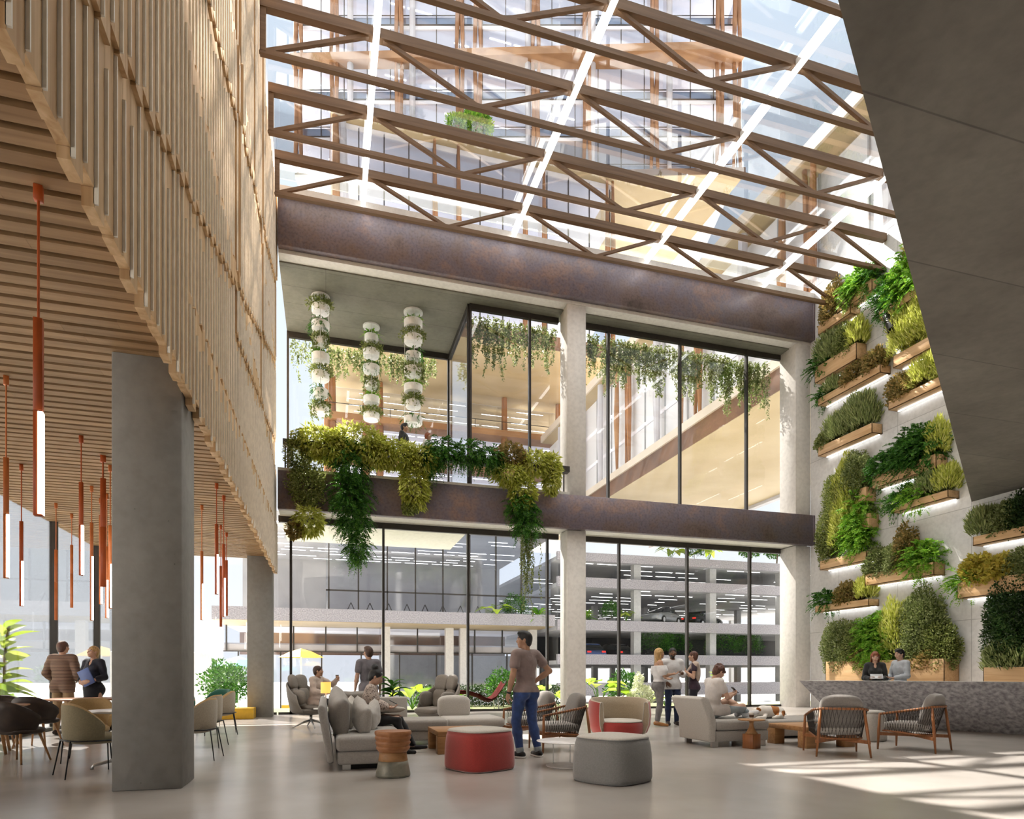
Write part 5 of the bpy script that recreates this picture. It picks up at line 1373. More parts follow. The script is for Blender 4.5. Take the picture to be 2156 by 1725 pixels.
# reading man
person('man in pale T-shirt reading his phone cross-legged on the chaise sofa', (6.36,9.48,-.06), math.radians(88),
    dict(pel=(0,.02,.64), hL=(.09,.0,.62), hR=(-.09,.0,.62), kL=(.26,-.44,.80), kR=(-.16,-.46,.70), aL=(-.05,-.62,.60), aR=(.10,-.55,.60), tL=(-.12,-.78,.60), tR=(.17,-.68,.575),
      neck=(0,-.02,1.155), sL=(.18,-.02,1.115), sR=(-.18,-.02,1.115), head=(0,-.10,1.265), look=(0,-.84,-.54), eL=(.235,-.13,.86), eR=(-.235,-.13,.86), wL=(.07,-.33,.90), wR=(-.07,-.33,.90), hdL=(-.3,-1,.25), hdR=(.3,-1,.25), nL=(-.5,.2,.7), nR=(.5,.2,.7), curl=.55),
    dict(skin='skin_light', hair='hair_chestnut', hairstyle='tousled', top='pale_tee', sleeve=.5, hem=-.08, bottom='light_jeans', shoe='white_cotton', freefeet=True, build=1.04), 1.76)
held('phone', 'dark phone in the hands of the reading man on the chaise', 'phone', MB().box(-.036,-.075,-.004,.036,.075,.004), 'phone_black', (6.80,9.49,.925), (.7,0,math.radians(88)))
# reception
person('woman with red hair and black jacket holding a tablet behind the desk', (12.15,11.72,0), math.radians(-42),
    dict(eL=(.22,.0,1.13), wL=(.10,-.24,1.12), eR=(-.22,.0,1.13), wR=(-.10,-.24,1.12), hdL=(-.2,-1,.1), hdR=(.2,-1,.1), nL=(-.3,0,1), nR=(.3,0,1), look=(0,-.9,-.38), head=(0,-.03,1.60)),
    dict(skin='skin_light', hair='hair_red', hairstyle='long', top='black_cloth', top_name='jacket', sleeve=1.9, vneck=True, hem=-.1, bottom='black_cloth', shoe='shoe_black'), 1.72, True)
held('tablet', 'grey tablet held by the red-haired woman behind the desk', 'tablet', MB().box(-.125,-.09,-.005,.125,.09,.005), 'tablet_grey', (11.95,11.48,1.15), (.6,0,math.radians(-42)))
person('man in light grey jumper behind the desk, holding out his hand', (12.70,11.55,0), math.radians(-98),
    dict(eL=(.24,-.02,1.14), wL=(.13,-.28,1.09), eR=(-.24,-.04,1.13), wR=(-.13,-.27,1.05), hdL=(-.1,-1,.1), hdR=(.1,-1,.0), nL=(0,0,1), nR=(0,0,1), curl=.2, look=(.1,-1,-.1)),
    dict(skin='skin_light', hair='hair_black', hairstyle='quiff', top='heather', top_name='jumper', sleeve=1.8, hem=-.1, bottom='black_cloth', shoe='shoe_black'), 1.78)
# cafe pair
person('man in striped jumper and khaki trousers, back turned, in the cafe', (-5.02,14.65,0), math.radians(172),
    dict(eL=(.28,.02,1.15), wL=(.20,-.14,1.00), eR=(-.26,.03,1.14), wR=(-.17,-.16,1.03), hdL=(-.5,-.8,0), hdR=(.5,-.8,0), look=(-.3,-.95,0)),
    dict(skin='skin_light', hair='hair_chestnut', top='striped_knit', top_name='jumper', sleeve=1.9, loose=.022, hem=-.14, bottom='khaki', shoe='shoe_brown', build=1.1), 1.86)
person('blond woman in black holding a blue folder, smiling at the man in stripes', (-4.42,14.42,0), math.radians(-22),
    dict(eL=(.235,.01,1.13), wL=(.10,-.22,1.06), eR=(-.235,.0,1.13), wR=(-.10,-.22,1.02), hdL=(-1,-.3,-.2), hdR=(1,-.3,.1), nL=(-.2,.9,.2), nR=(.2,.9,.2), look=(-.25,-.95,.15)),
    dict(skin='skin_light', hair='hair_blond', hairstyle='pony', top='navy_cloth', top_name='blouse', sleeve=1.45, vneck=True, hem=.0, bottom='skirt_black', bottom_name='skirt', shoe='shoe_black'), 1.76, True)
held('folder', 'blue folder clasped by the blond woman in the cafe', 'folder', MB().box(-.12,-.012,-.16,.12,.012,.16), 'folder_blue', (-4.47,14.19,1.14), (.1,-.42,math.radians(-22)))
# balcony pair
person('man in black turtleneck on the balcony, above the hanging greenery', (2.30,19.55,6.95), math.radians(62), dict(look=(.1,-1,.05)),
    dict(skin='skin_light', hair='hair_black', hairstyle='quiff', top='black_cloth', top_name='jumper', sleeve=1.9, hem=-.1, bottom='black_cloth', shoe='shoe_black'), 1.90)
person('woman with long red hair on the balcony, beside the man in black', (3.02,19.55,6.95), math.radians(55), dict(look=(.1,-1,.05)),
    dict(skin='skin_light', hair='hair_red', hairstyle='long', top='white_cotton', top_name='blouse', sleeve=1.5, hem=-.05, bottom='black_cloth', shoe='shoe_black'), 1.70, True)
# ----- the dog, a bulldog asleep on its side on the daybed -----
def patch():
    m, nt, b = newmat('dog_coat'); v = coords(nt); n = N(nt, 'ShaderNodeTexNoise'); n.inputs['Scale'].default_value = 4.2; n.inputs['Detail'].default_value = 2
    nt.links.new(v, n.inputs['Vector']); nt.links.new(ramp(nt, n.outputs['Fac'], [(.52, (.78,.74,.68)), (.56, (.42,.15,.03))]), b.inputs['Base Color']); b.inputs['Roughness'].default_value = .8
patch(); plain('dog_nose', (.03,.022,.02), .4); plain('dog_pink', (.42,.17,.13), .6); plain('dog_white', (.78,.74,.69), .8); plain('dog_tan', (.42,.16,.04), .8)
dg = thing('dog', 'white and tan bulldog lying asleep on the long daybed', 'dog', (8.22,10.40,.347), math.radians(-17))
S = SDF((-.45,-.35,-.02), (.45,.3,.36), .0065)
S.ell((.02,.02,.12),(.20,.125,.125),None,.04); S.ell((.20,.03,.11),(.115,.12,.11),None,.05); S.ell((-.12,.0,.125),(.12,.13,.125),None,.05)
S.ell((-.265,-.03,.115),(.095,.10,.092),None,.035); S.ell((-.325,-.07,.085),(.06,.075,.055),None,.025); S.ell((-.355,-.04,.07),(.045,.05,.05),None,.02); S.ell((-.335,-.115,.07),(.045,.04,.05),None,.02)
for a, b, r0, r1 in (((-.10,-.09,.07),(-.16,-.19,.03),.042,.032),((-.16,-.19,.03),(-.29,-.20,.022),.032,.028),((.19,-.08,.06),(.10,-.15,.035),.06,.04),((.10,-.15,.035),(.02,-.17,.022),.034,.026),((.24,.02,.06),(.20,-.10,.03),.06,.035),((-.10,.08,.05),(-.20,.12,.025),.04,.03)): S.cone(a, b, r0, r1, .02)
for x in (-.30,-.315): S.ell((x,-.205,.02),(.022,.014,.018),None,.006)
S.cone((.30,.05,.09),(.335,.02,.08),.022,.012,.015)
S.cut((0,0,0),(0,0,-1))
V_, Q_ = S.mesh('body'); me = np_mesh('body', V_, Q_, True); ob = link('body', me, dg, [M['dog_white'], M['dog_tan']])
cc = V_[Q_].mean(1); mi = ((np.hypot((cc[:,0]-.10)/.075, (cc[:,2]-.22)/.15) < 1) | (np.hypot(cc[:,0]-.25, cc[:,2]-.10) < .055) | ((np.hypot(cc[:,0]+.30, cc[:,1]-.03) < .06) & (cc[:,2] > .13))).astype(np.int32)
me.polygons.foreach_set('material_index', mi)
MB().soft((-.385,-.095,.10), (.018,.022,.014), 2.2, 14, 8).build('nose', M['dog_nose'], dg, smooth=True)
for y in (-.065,.02): MB().soft((-.338,y-.035,.142), (.012,.011,.010), 2, 12, 8).build('eye', M['dog_nose'], dg, smooth=True)
for y, z in ((.055,.165),(-.10,.178)): MB().soft((-.235,y,z), (.05,.02,.032), 2.4, 14, 8, rot=rotm(0,.5,0)).build('ear', M['dog_tan'], dg, smooth=True)
MB().soft((-.372,-.07,.042), (.02,.05,.010), 2.2, 14, 8).build('mouth', M['dog_pink'], dg, smooth=True)
# ---------- planted wall: oak troughs with lights underneath ----------
RS = np.random.RandomState(3)
def clump(kind, c, r, n=1.0, rs=RS):
    """one species as leaf geometry; c centre of its foot, r its size (x, y, z half extents)"""
    c = np.asarray(c, float); r = np.asarray(r, float); vol = (r[0]*r[1]*r[2])**(1/3.); k = max(60, int(n*1000*(vol/.35)**2))
    area = (r[1]*r[2])/(.5*.5)
    if kind == 'fern': return 'leaf_green', fernclump(c+[0,0,r[2]*.55], r, int(120*n*area)+20, .40, rs)
    if kind == 'brightfern': return 'leaf_bright', fernclump(c+[0,0,r[2]*.55], r, int(110*n*area)+20, .44, rs)
    if kind == 'rosemary': return 'leaf_sage', spiky(c+[0,0,r[2]*.6], r, int(k*1.3), .17, .032, 1.1, rs)
    if kind == 'lime': return 'leaf_lime', spiky(c+[0,0,r[2]*.6], r, int(k*1.3), .16, .036, .9, rs)
    if kind == 'box': return 'leaf_olive', bushy(c+[0,0,r[2]*.6], r, int(k*2.2), .065, .04, .25, .7, rs, -.8)
    if kind == 'shrub': return 'leaf_vine', bushy(c+[0,0,r[2]*.6], r, int(k*2.2), .075, .04, .35, .6, rs, -.8)
    if kind == 'dark': return 'leaf_dark', bushy(c+[0,0,r[2]*.6], r, int(k*2.0), .07, .042, .25, .7, rs, -.8)
    if kind == 'russet': return 'leaf_russet', bushy(c+[0,0,r[2]*.6], r, int(k*1.5), .085, .06, .3, .6, rs, -.7)
    if kind == 'gold': return 'leaf_gold', bushy(c+[0,0,r[2]*.6], r, int(k*1.2), .11, .085, .3, .6, rs, -.7)
KN = dict(fern='fern', brightfern='fern', rosemary='rosemary_bush', lime='leafy_bush', box='box_bush', shrub='small_leaved_shrub', dark='dark_shrub', russet='russet_bush', gold='golden_bush')
def wall_planter(label, p0, p1, hpx, plants, depth=.42, led=True):
    """p0, p1: photo pixels of the lower front edge, far end and near end"""
    xf = XR-depth; a, b = atx(*p0, xf), atx(*p1, xf); z = (a.z+b.z)/2; ya, yb = max(a.y, b.y), min(a.y, b.y)
    d = (a.x*ST+(ya+yb)/2*CT); h = hpx*d/F; L = ya-yb; ym = (ya+yb)/2
    t = thing('wall_planter', label, 'planter', (XR, ym, z), 0, 'oak planters on the concrete wall')
    MB().box(-depth,-L/2,0,-depth+.025,L/2,h).box(-.025,-L/2,0,0,L/2,h).box(-depth,-L/2,0,0,-L/2+.025,h).box(-depth,L/2-.025,0,0,L/2,h).box(-depth,-L/2,0,0,L/2,.025).build('trough', M['planter_wood'], t, bevel=.004, seg=1)
    MB().box(-depth+.03,-L/2+.03,.02,-.03,L/2-.03,h-.04).build('soil', M['stem'], t)
    if led: MB().box(-.10,-L/2+.05,-.018,-.05,L/2-.05,-.002).build('light_strip', M['wall_led'], t)
    for kind, u, ry, rz_, *e in plants:
        n = e[0] if e else 1.0
        m, g = clump(kind, (-depth*.55, L/2-u*L, h*.8+(e[1] if len(e) > 1 else 0)), (.30, ry, rz_), n)
        g[0][:,0] = np.minimum(g[0][:,0], -.01)
        leafobj(KN[kind], g, m, t)
    return t
emit('wall_led', (.95,.98,1.0), 3.2)
wall_planter('topmost planter by the steel beam, with russet bushes, under the skylight edge', (1722,705), (1790,662), 20, [('russet',.35,.55,.85),('box',.85,.4,.5)])
wall_planter('planter with bright green ferns, high up where the trusses meet the wall', (1762,655), (1836,618), 24, [('brightfern',.5,.6,.55,1.3),('fern',.85,.4,.4)])
wall_planter('big rosemary planter under the russet one, left of the wall spotlight', (1715,812), (1803,752), 34, [('rosemary',.3,.75,.75,1.2),('box',.68,.6,.7),('lime',.92,.35,.6),('fern',.05,.35,.3)])
wall_planter('slim planter with reddish brown bushes, third down the left column', (1722,854), (1853,786), 16, [('fern',.05,.25,.25),('rosemary',.22,.4,.35),('russet',.55,.6,.42),('russet',.85,.5,.45)])
wall_planter('planter filled with one long mass of sage green rosemary', (1722,962), (1836,911), 20, [('box',.05,.35,.35),('rosemary',.35,.75,.65,1.2),('rosemary',.72,.7,.8,1.2)])
wall_planter('planter of russet and yellow bushes cut by the dark soffit', (1870,862), (1992,810), 20, [('russet',.2,.6,.5),('lime',.65,.7,.6),('lime',.95,.5,.55)])
wall_planter('planter with a tall mass of lime green leaves beside the wall spotlight', (1880,772), (1966,734), 26, [('lime',.25,.65,1.1,1.2),('lime',.7,.65,1.2,1.2)])
wall_planter('highest planter of ferns, against the edge of the dark soffit', (1850,668), (1945,622), 20, [('fern',.2,.6,.7),('brightfern',.6,.7,1.0,1.2),('russet',.85,.5,1.5,.8,.6)])
wall_planter('planter of dark green ferns in the middle of the wall', (1836,1030), (1971,985), 28, [('fern',.15,.6,.5),('fern',.5,.75,.75,1.4),('fern',.75,.7,.8,1.3),('lime',.95,.3,.7)])
wall_planter('slim planter with ferns and rosemary just under the dark fern planter', (1880,1081), (1996,1048), 16, [('fern',.05,.4,.35),('brightfern',.35,.4,.4),('rosemary',.65,.5,.5),('lime',.9,.35,.5)])
wall_planter('planter with a tall column of lime and bright green leaves beside the beam end', (1726,1201), (1824,1181), 20, [('box',.1,.5,1.0,1.2,.2),('lime',.45,.65,1.9,1.6,.3),('brightfern',.75,.6,.8,1.6,.3),('brightfern',.8,.5,.6,1,1.2),('shrub',.7,.55,.9,1.2,2.0),('box',.25,.5,.9,1.0,1.6)])
wall_planter('wide pale planter with shrub and fern, above the desk area', (1821,1236), (1966,1209), 26, [('shrub',.15,.55,.55,1.2),('shrub',.42,.5,.6,1.2),('russet',.55,.4,.85),('brightfern',.78,.6,.5,1.4)])
wall_planter('low slim planter with fern and russet plants, left under the lime column', (1716,1290), (1829,1276), 14, [('fern',.15,.5,.35),('russet',.55,.55,.45),('lime',.88,.35,.5)])
wall_planter('largest planter, at floor level behind the two people at the desk', (1738,1450), (1988,1456), 62, [('shrub',.08,.75,1.0,1.2),('box',.25,.75,.9,1.2),('brightfern',.42,.75,.9,1.6,.3),('lime',.58,.5,1.1,1.0,.2),('shrub',.78,.85,1.35,1.5,.1),('box',.92,.6,.8,1.2),('russet',.35,.6,.5,1,-.1),('russet',.85,.6,.45,1,-.2)], .55, False)
wall_planter('planter at the right edge of the photo, just under the dark soffit', (2048,1150), (2190,1122), 20, [('rosemary',.1,.4,.5),('shrub',.4,.5,.5),('dark',.75,.6,.6)])
wall_planter('planter of golden round leaves at the right edge of the photo', (2015,1263), (2200,1238), 36, [('brightfern',.03,.3,.3),('gold',.2,.4,.5),('gold',.45,.5,.4),('shrub',.8,.6,.5)])
wall_planter('floor level planter at the right edge, with a dark rounded bush', (2070,1470), (2230,1480), 70, [('dark',.35,.8,1.35,1.5,.5),('rosemary',.3,.7,.55,1.1),('dark',.8,.7,1.1,1.2)], .5, False)
for lab, px, py in (('upper short oak block planter at the side of the lime green column', 1826, 1043), ('lower short oak block planter at the side of the lime green column', 1832, 1098)):
    p = atx(px, py, XR-.2); t = thing('block_planter', lab, 'planter', (XR, p.y, p.z-.22))
    MB().box(-.40,-.15,0,0,.15,.44).build('trough', M['planter_wood'], t, bevel=.004, seg=1)
    m, g = clump('shrub', (-.2,.0,.40), (.16,.2,.2), .4); g[0][:,0] = np.minimum(g[0][:,0], -.01); leafobj('small_leaved_shrub', g, m, t)
p = atx(1873, 677, XR-.35); t = thing('wall_spotlight', 'dark cylinder spotlight on the planted wall, beside the lime leaves', 'spotlight', (XR, p.y, p.z))
MB().tube([(-.30,.16,.36),(-.42,-.16,-.36)], .13, 20).build('housing', M['dark_metal'], t, smooth=True, angle=.8); MB().tube([(0,0,0),(-.30,0,0)], .03, 10).build('bracket', M['dark_metal'], t)
MB().tube([(-.42,-.16,-.36),(-.423,-.168,-.378)], .11, 20).build('lens', M['black_metal'], t)
# ---------- balcony: planter rail with hanging greenery ----------
t = thing('planter_rail', 'slim dark planter rail along the balcony edge, buried in hanging greenery', 'planter', (3.1,18.9,6.97))
MB().box(-4.25,-.13,.62,4.3,.13,.80).build('trough', M['dark_metal'], t)
for x in (-4.2,-2.1,0,2.1,4.2): MB().box(x-.02,.13,0,x+.02,.16,.8).build('post', M['dark_metal'], t)
YPL = 18.72
def hang(label, items, name='hanging_plant'):
    """plants of one kind spilling over the balcony: items of (kind, px, py, rx, ry) in photo pixels"""
    t0 = None
    groups = {}
    for kind, px, py, rx, ry in items:
        p = aty(px, py, YPL); d = p.x*ST+p.y*CT; w, h = rx*d/F, ry*d/F
        if t0 is None: t0 = thing(name, label, 'hanging plant', p, 0, 'greenery along the balcony'); org = np.array(p)
        c = np.array(p)-org; r = (w, min(.34, max(w*.6, .2)), h); n = int(2600*(w*h)/(.5)+250)
        if kind == 'lime':
            P, dd = ell(int(n*.75), c, r, RS, .6); D = dd*.7+RS.normal(size=dd.shape)*.3; D[:,2] -= .7; D[:,1] -= .4; g = ('leaf_lime', leafset(P, D, .19*(.7+.5*RS.rand(len(P))), .055, rs=RS, fold=.3))
        elif kind == 'fern':
            g = ('leaf_green', fernclump(c, (w, r[1], h), int(60+420*w*h), .36, RS, (0,-.35,-.35), .55))
        elif kind == 'olive': P, dd = ell(int(n*1.7), c, r, RS, .4); g = ('leaf_olive', leafset(P, dd+RS.normal(size=dd.shape)*.7-[0,.2,.3], .075, .035, rs=RS))
        elif kind == 'russet': P, dd = ell(n, c, r, RS, .4); g = ('leaf_russet', leafset(P, dd+RS.normal(size=dd.shape)*.6-[0,.2,0], .10, .06, rs=RS))
        elif kind == 'vine':
            k = int(12+60*w); st = [c+[RS.normal()*w*.6, RS.normal()*.08, h*RS.uniform(.5,1)] for _ in range(k)]; g = ('leaf_vine', trailing(st, [h*RS.uniform(.6,1.9)*(1-.0) for _ in range(k)], 70, .06, .035, .05, RS))
        groups.setdefault((kind, g[0]), []).append(g[1])
    for (kind, m), gs in groups.items(): leafobj({'lime':'lime_leaves','fern':'fern_fronds','olive':'olive_leaves','russet':'russet_leaves','vine':'vine_strands'}[kind], gs, m, t0)
    return t0
hang('lime green plant spilling over the balcony at its left end', [('lime',667,930,42,34),('lime',700,945,40,30)])
hang('lime green plant on the balcony below the middle hanging pot tower', [('lime',752,928,55,34),('lime',790,955,45,28)])
hang('lime green plant with a long hanging tail, below the man on the balcony', [('lime',830,955,55,30),('lime',888,968,34,28),('lime',873,1025,28,46),('olive',862,1070,16,14)])
hang('dark olive plant trailing down the left end of the balcony, lime at its tip', [('olive',628,955,26,45),('olive',646,1020,38,48),('lime',650,1098,28,30),('russet',622,1116,17,18)])
hang('big green fern hanging far down over the lower glass, left of centre', [('fern',738,975,42,60),('fern',738,1045,42,50),('fern',745,1100,32,40),('fern',752,1150,20,36)])
hang('green fern on the balcony right of the red-haired woman', [('fern',930,948,36,30),('fern',910,965,16,32)])
hang('green fern hanging before the glass corner of the balcony', [('fern',985,952,34,26),('fern',1028,962,34,26)])
hang('russet plant on the balcony, with a tail of lime and fern and a long vine', [('russet',1075,958,34,24),('lime',1072,1000,34,22),('lime',1100,1035,28,36),('fern',1098,1068,34,28),('fern',1108,1105,32,24),('vine',1112,1185,18,85)])
hang('lime green plant at the right end of the balcony, beside the white column', [('lime',1130,975,34,24),('lime',1160,985,20,30),('lime',1160,1015,15,26)])
# ---------- hanging pot towers ----------
def tower(label, px, py, pots, rpx):
    top = atz(px, py, 13.16); d = top.x*ST+top.y*CT; t = thing('hanging_planter', label, 'hanging planter', top, 0, 'towers of white hanging pots')
    r = rpx*d/F; zz = [EH+(HY-q)*d/F-13.16 for q in pots]
    MB().lathe([(0,-.05),(r,-.05),(r,0),(0,0)], 28).build('ceiling_disc', M['white_paint'], t, smooth=True, angle=.6)
    for i in range(3):
        a = i*2.094+.5; MB().tube([(math.cos(a)*r*.97,math.sin(a)*r*.97,-.03),(math.cos(a)*r*.97,math.sin(a)*r*.97,zz[-1])], .008, 6).build('rod', M['white_paint'], t)
    for i, z in enumerate(zz):
        q = r*(.98 if (i+len(pots)) % 3 else .80)
        po = MB().lathe([(0,-.12),(q*.9,-.12),(q*.97,-.09),(q,.10),(q*.96,.10),(q*.93,.06),(0,.06)], 28).build('pot', M['white_enamel'], t, smooth=True, angle=.7); po.location = (0,0,z)
        k = (i+px) % 4
        if k == 0: m, g = 'leaf_green', [fernclump((0,0,.10), (q*1.1,q*1.1,.12), 46, .26, RS, (0,0,-.15), .7)]
        elif k == 1: m, g = 'leaf_vine', [trailing([(math.cos(a)*q,math.sin(a)*q,.14) for a in np.linspace(0,6.2,22)], RS.uniform(.1,.5,22), 70, .09, .05, .06, RS), bushy((0,0,.14), (q*1.1,q*1.1,.12), 260, .09, .05, .4, .7, RS)]
        elif k == 2: m, g = 'leaf_bright', [rosette((0,0,.1), 26, .42, .04, .6, 4, .5, RS, .05), bushy((0,0,.14), (q*.9,q*.9,.06), 120, .1, .04, .5, .6, RS)]
        else: m, g = 'leaf_olive', [bushy((0,0,.16), (q*1.35,q*1.35,.16), 520, .10, .035, .2, .8, RS), trailing([(math.cos(a)*q,math.sin(a)*q,.14) for a in np.linspace(0,6.2,12)], RS.uniform(.1,.3,12), 50, .08, .03, .08, RS)]
        leafobj('foliage', g, m, po)
tower('left tower of white pots hanging under the balcony soffit, nearest the timber wall', 675, 625, (652,687,720,754,793,828,864), 19)
tower('middle and shortest tower of white hanging pots', 782, 687, (713,745,778,812,843,878), 17.5)
tower('right tower of white hanging pots, beside the glass corner', 870, 657, (683,716,751,783,819,852,887), 20)
# ---------- vines outside the upper glass ----------
def vines(label, x0, x1, y, l0, l1, n, name='hanging_vine', z=13.12):
    st, ln = [], []
    for i in range(n):
        u = i/(n-1); st.append(np.array((x0+(x1-x0)*u+RS.normal()*.04, y+RS.uniform(-.2,.25), z))); ln.append(max(.25, (l0+(l1-l0)*(.5+.5*math.sin(u*17+x0*3)*math.cos(u*7+x0)))*RS.uniform(.45,1.1)))
    V, Fc = trailing(st, ln, 55, .10, .048, .05, RS, .7); o = leafobj(name, (V-np.array((x0,y,0)), Fc), 'leaf_vine'); o.location = (x0, y, 0)
    tag(o, label, 'hanging vine', 'vines outside the upper windows')
vines('vines hanging outside the pane right of the glass corner', 4.6, 6.4, 20.75, .7, 2.3, 60)
vines('vines hanging outside the narrow pane left of the upper white column', 6.5, 7.6, 20.75, .6, 1.5, 38)
vines('vines hanging outside the narrow pane right of the upper white column', 8.1, 9.25, 20.75, .9, 2.0, 50)
vines('vines hanging outside the first wide pane right of the upper white column', 9.4, 12.0, 20.75, .8, 1.9, 112)
vines('vines hanging outside the second wide pane right of the upper white column', 12.2, 14.8, 20.75, .7, 2.1, 108)
vines('vines hanging outside the last upper pane before the planted wall', 14.9, 16.2, 20.75, .8, 2.1, 60)
vines('short vines at the left end of the recessed balcony glass', -1.1, -.4, 24.0, .6, 1.5, 12)
vines('vines outside the recessed balcony glass, behind the white pot towers', .1, 4.0, 24.0, .5, 1.3, 105)
# ---------- plants at the foot of the glass and indoors ----------
t = thing('potted_plant', 'potted plant with big pointed green leaves behind the sectional sofa', 'plant', (1.28,12.9,0))
MB().lathe([(0,0),(.16,0),(.20,.36),(.18,.36),(.17,.30),(0,.30)], 24).build('pot', M['grey_concrete'], t, smooth=True, angle=.7)
MB().tube([(0,0,.3),(.01,0,1.0)], .014, 8).build('stem', M['stem'], t)
leafobj('foliage', [rosette((0,0,.62), 22, .42, .13, .7, 5, .5, RS, .02, .40)], 'leaf_green', t)
def outdoor(label, px, py, kind, size, Y=21.2, name='garden_plant', zb=-.04, cat='plant'):
    p = aty(px, py, Y); t = thing(name, label, cat, (p.x, Y, zb), 0)
    if kind == 'taro':
        ps, mb = heart((0,0,0), 8, .62*size, RS, .75*size, .7*size); mb.build('stalks', M['leaf_bright'], t); leafobj('leaves', ps, 'leaf_broad', t)
    elif kind == 'bigleaf':
        MB().tube([(0,0,0),(.05,0,1.6*size),(.1,.05,2.2*size)], .03, 8).build('stem', M['stem'], t); leafobj('leaves', [rosette((0,0,.5*size), 34, .62*size, .24*size, .5, 5, .25, RS, .03, 1.6*size)], 'leaf_broad', t)
    elif kind == 'palm': leafobj('leaves', [rosette((0,0,.15), 30, .75*size, .09*size, 1.1, 5, .5, RS, .03, .25*size)], 'leaf_bright', t)
    elif kind == 'shrub': MB().tube([(0,0,0),(0,0,.5*size)], .02, 6).build('stem', M['stem'], t); leafobj('leaves', [bushy((0,0,.55*size), (.5*size,.45*size,.5*size), int(900*size), .11, .06, .3, .6, RS)], 'leaf_green', t)
    elif kind == 'white': MB().tube([(0,0,0),(0,0,.4*size)], .02, 6).build('stem', M['stem'], t); leafobj('leaves', [bushy((0,0,.45*size), (.5*size,.45*size,.45*size), 900, .10, .06, .3, .6, RS), bushy((-.1,0,1.0*size), (.2*size,.2*size,.35*size), 300, .08, .05, .5, .6, RS)], 'leaf_pale', t)
    elif kind == 'tree': MB().tube([(0,0,0),(.1,0,1.2*size)], .06*size, 8).build('trunk', M['stem'], t); leafobj('crown', [bushy((0,0,1.5*size), (1.0*size,.9*size,.8*size), int(1500*size), .16*size, .10*size, .1, .8, RS, -.9)], 'leaf_green', t)
    return t
outdoor('broad yellow green leaves outside, left of the white column', 1160, 1460, 'taro', 1.0)
outdoor('giant bright taro leaves outside, right of the white column', 1262, 1460, 'taro', 1.35)
outdoor('shrub with green leaves outside, behind the giant taro leaves', 1312, 1460, 'shrub', 1.3, 22.2)
outdoor('pale variegated bush outside, left of the blond woman', 1350, 1465, 'white', .95)
outdoor('low leafy plant outside, between the legs of the three people', 1402, 1470, 'taro', .8, 21.4)
outdoor('tall light green plant outside, behind the reading man', 1508, 1465, 'bigleaf', .62)
outdoor('spiky green plant outside, above the taupe wing chair', 925, 1460, 'palm', 1.25, 23.0)
outdoor('wide leaved plant outside, left of the spiky green one', 868, 1460, 'taro', 1.05, 22.6)
outdoor('green plant outside, left of the standing man in jeans', 1060, 1460, 'shrub', 1.35, 23.0)
outdoor('small plant with narrow leaves outside, above the red hammock', 965, 1460, 'palm', .8, 22.8)
outdoor('tall plant with broad sunlit leaves outside the cafe side window', 20, 1470, 'bigleaf', 1.05, 15.2, 'garden_plant').location = (-6.55, 15.9, -.05)
outdoor('second broad leaved plant outside, at the very left edge', 2, 1480, 'taro', 1.5, 14.0, 'garden_plant').location = (-7.0, 15.0, -.05)
outdoor('green shrub outside, between the far cafe column and the kiosk', 478, 1460, 'shrub', 1.6, 23.5)
outdoor('weeping tree outside, seen right of the big cafe column', 425, 1460, 'tree', 1.9, 37, 'garden_tree', -2.4, 'tree')
hx0, hx1 = aty(872, 1460, 24.0).x, aty(1178, 1460, 24.0).x
tag(leafobj('clipped_hedge', [leafset(*(lambda P: (P, RS.normal(size=P.shape)+[0,-.5,.5]))(np.stack([RS.uniform(0,hx1-hx0,5200), RS.uniform(-.35,.35,5200), RS.uniform(0,.80,5200)],1)), .10, .055, rs=RS)], 'leaf_dark'), 'dark clipped hedge outside the lower glass, left of the white column', 'hedge').location = (hx0, 24.0, -.04)
# deck and terrace planting, far off
def far_plant(label, px, py, Y, kind, size, zb): outdoor(label, px, py, kind, size, Y, 'terrace_plant', zb)
far_plant('large leaves on the terrace parapet beyond the hanging vine, left one', 1045, 1290, 45.7, 'taro', 1.7, 5.2)
far_plant('bushy plant on the terrace parapet beyond the hanging vine', 1085, 1290, 45.8, 'shrub', 1.9, 5.2)
far_plant('spiky yellow green plant on the terrace parapet beside the white column', 1135, 1290, 45.7, 'palm', 1.8, 5.2)
far_plant('leafy plant on the car park deck just right of the white column', 1236, 1300, 45.9, 'palm', 1.4, 5.3)
far_plant('upright bush on the car park deck, left of the silver car', 1286, 1300, 45.9, 'shrub', 1.6, 5.3)
far_plant('low broad leaves on the car park deck, near the first mullion', 1318, 1300, 45.9, 'taro', 1.2, 5.3)
far_plant('plant standing against the sky on the car park roof, left', 1412, 1165, 45.9, 'taro', 1.5, 10.5)
far_plant('dark bush on the car park roof beside the mullion', 1462, 1170, 45.9, 'shrub', 1.5, 10.5)
far_plant('wide leaved plant on the car park roof', 1492, 1170, 45.9, 'taro', 1.5, 10.5)
far_plant('first tree on the car park roof, right', 1580, 1175, 46.6, 'tree', 1.0, 10.5)
far_plant('second tree on the car park roof, far right', 1635, 1175, 46.6, 'tree', 1.1, 10.5)
far_plant('dense bush in the car park at mid height, behind the bearded man', 1385, 1370, 46.5, 'shrub', 3.0, 2.3)
far_plant('dense bush in the car park behind the third mullion', 1420, 1370, 47.5, 'shrub', 2.8, 2.3)
far_plant('dense bush in the car park, right of the woman in beige', 1520, 1370, 47.0, 'shrub', 2.9, 2.3)
far_plant('dense bush in the car park near the last mullion', 1575, 1370, 47.0, 'shrub', 2.6, 2.3)
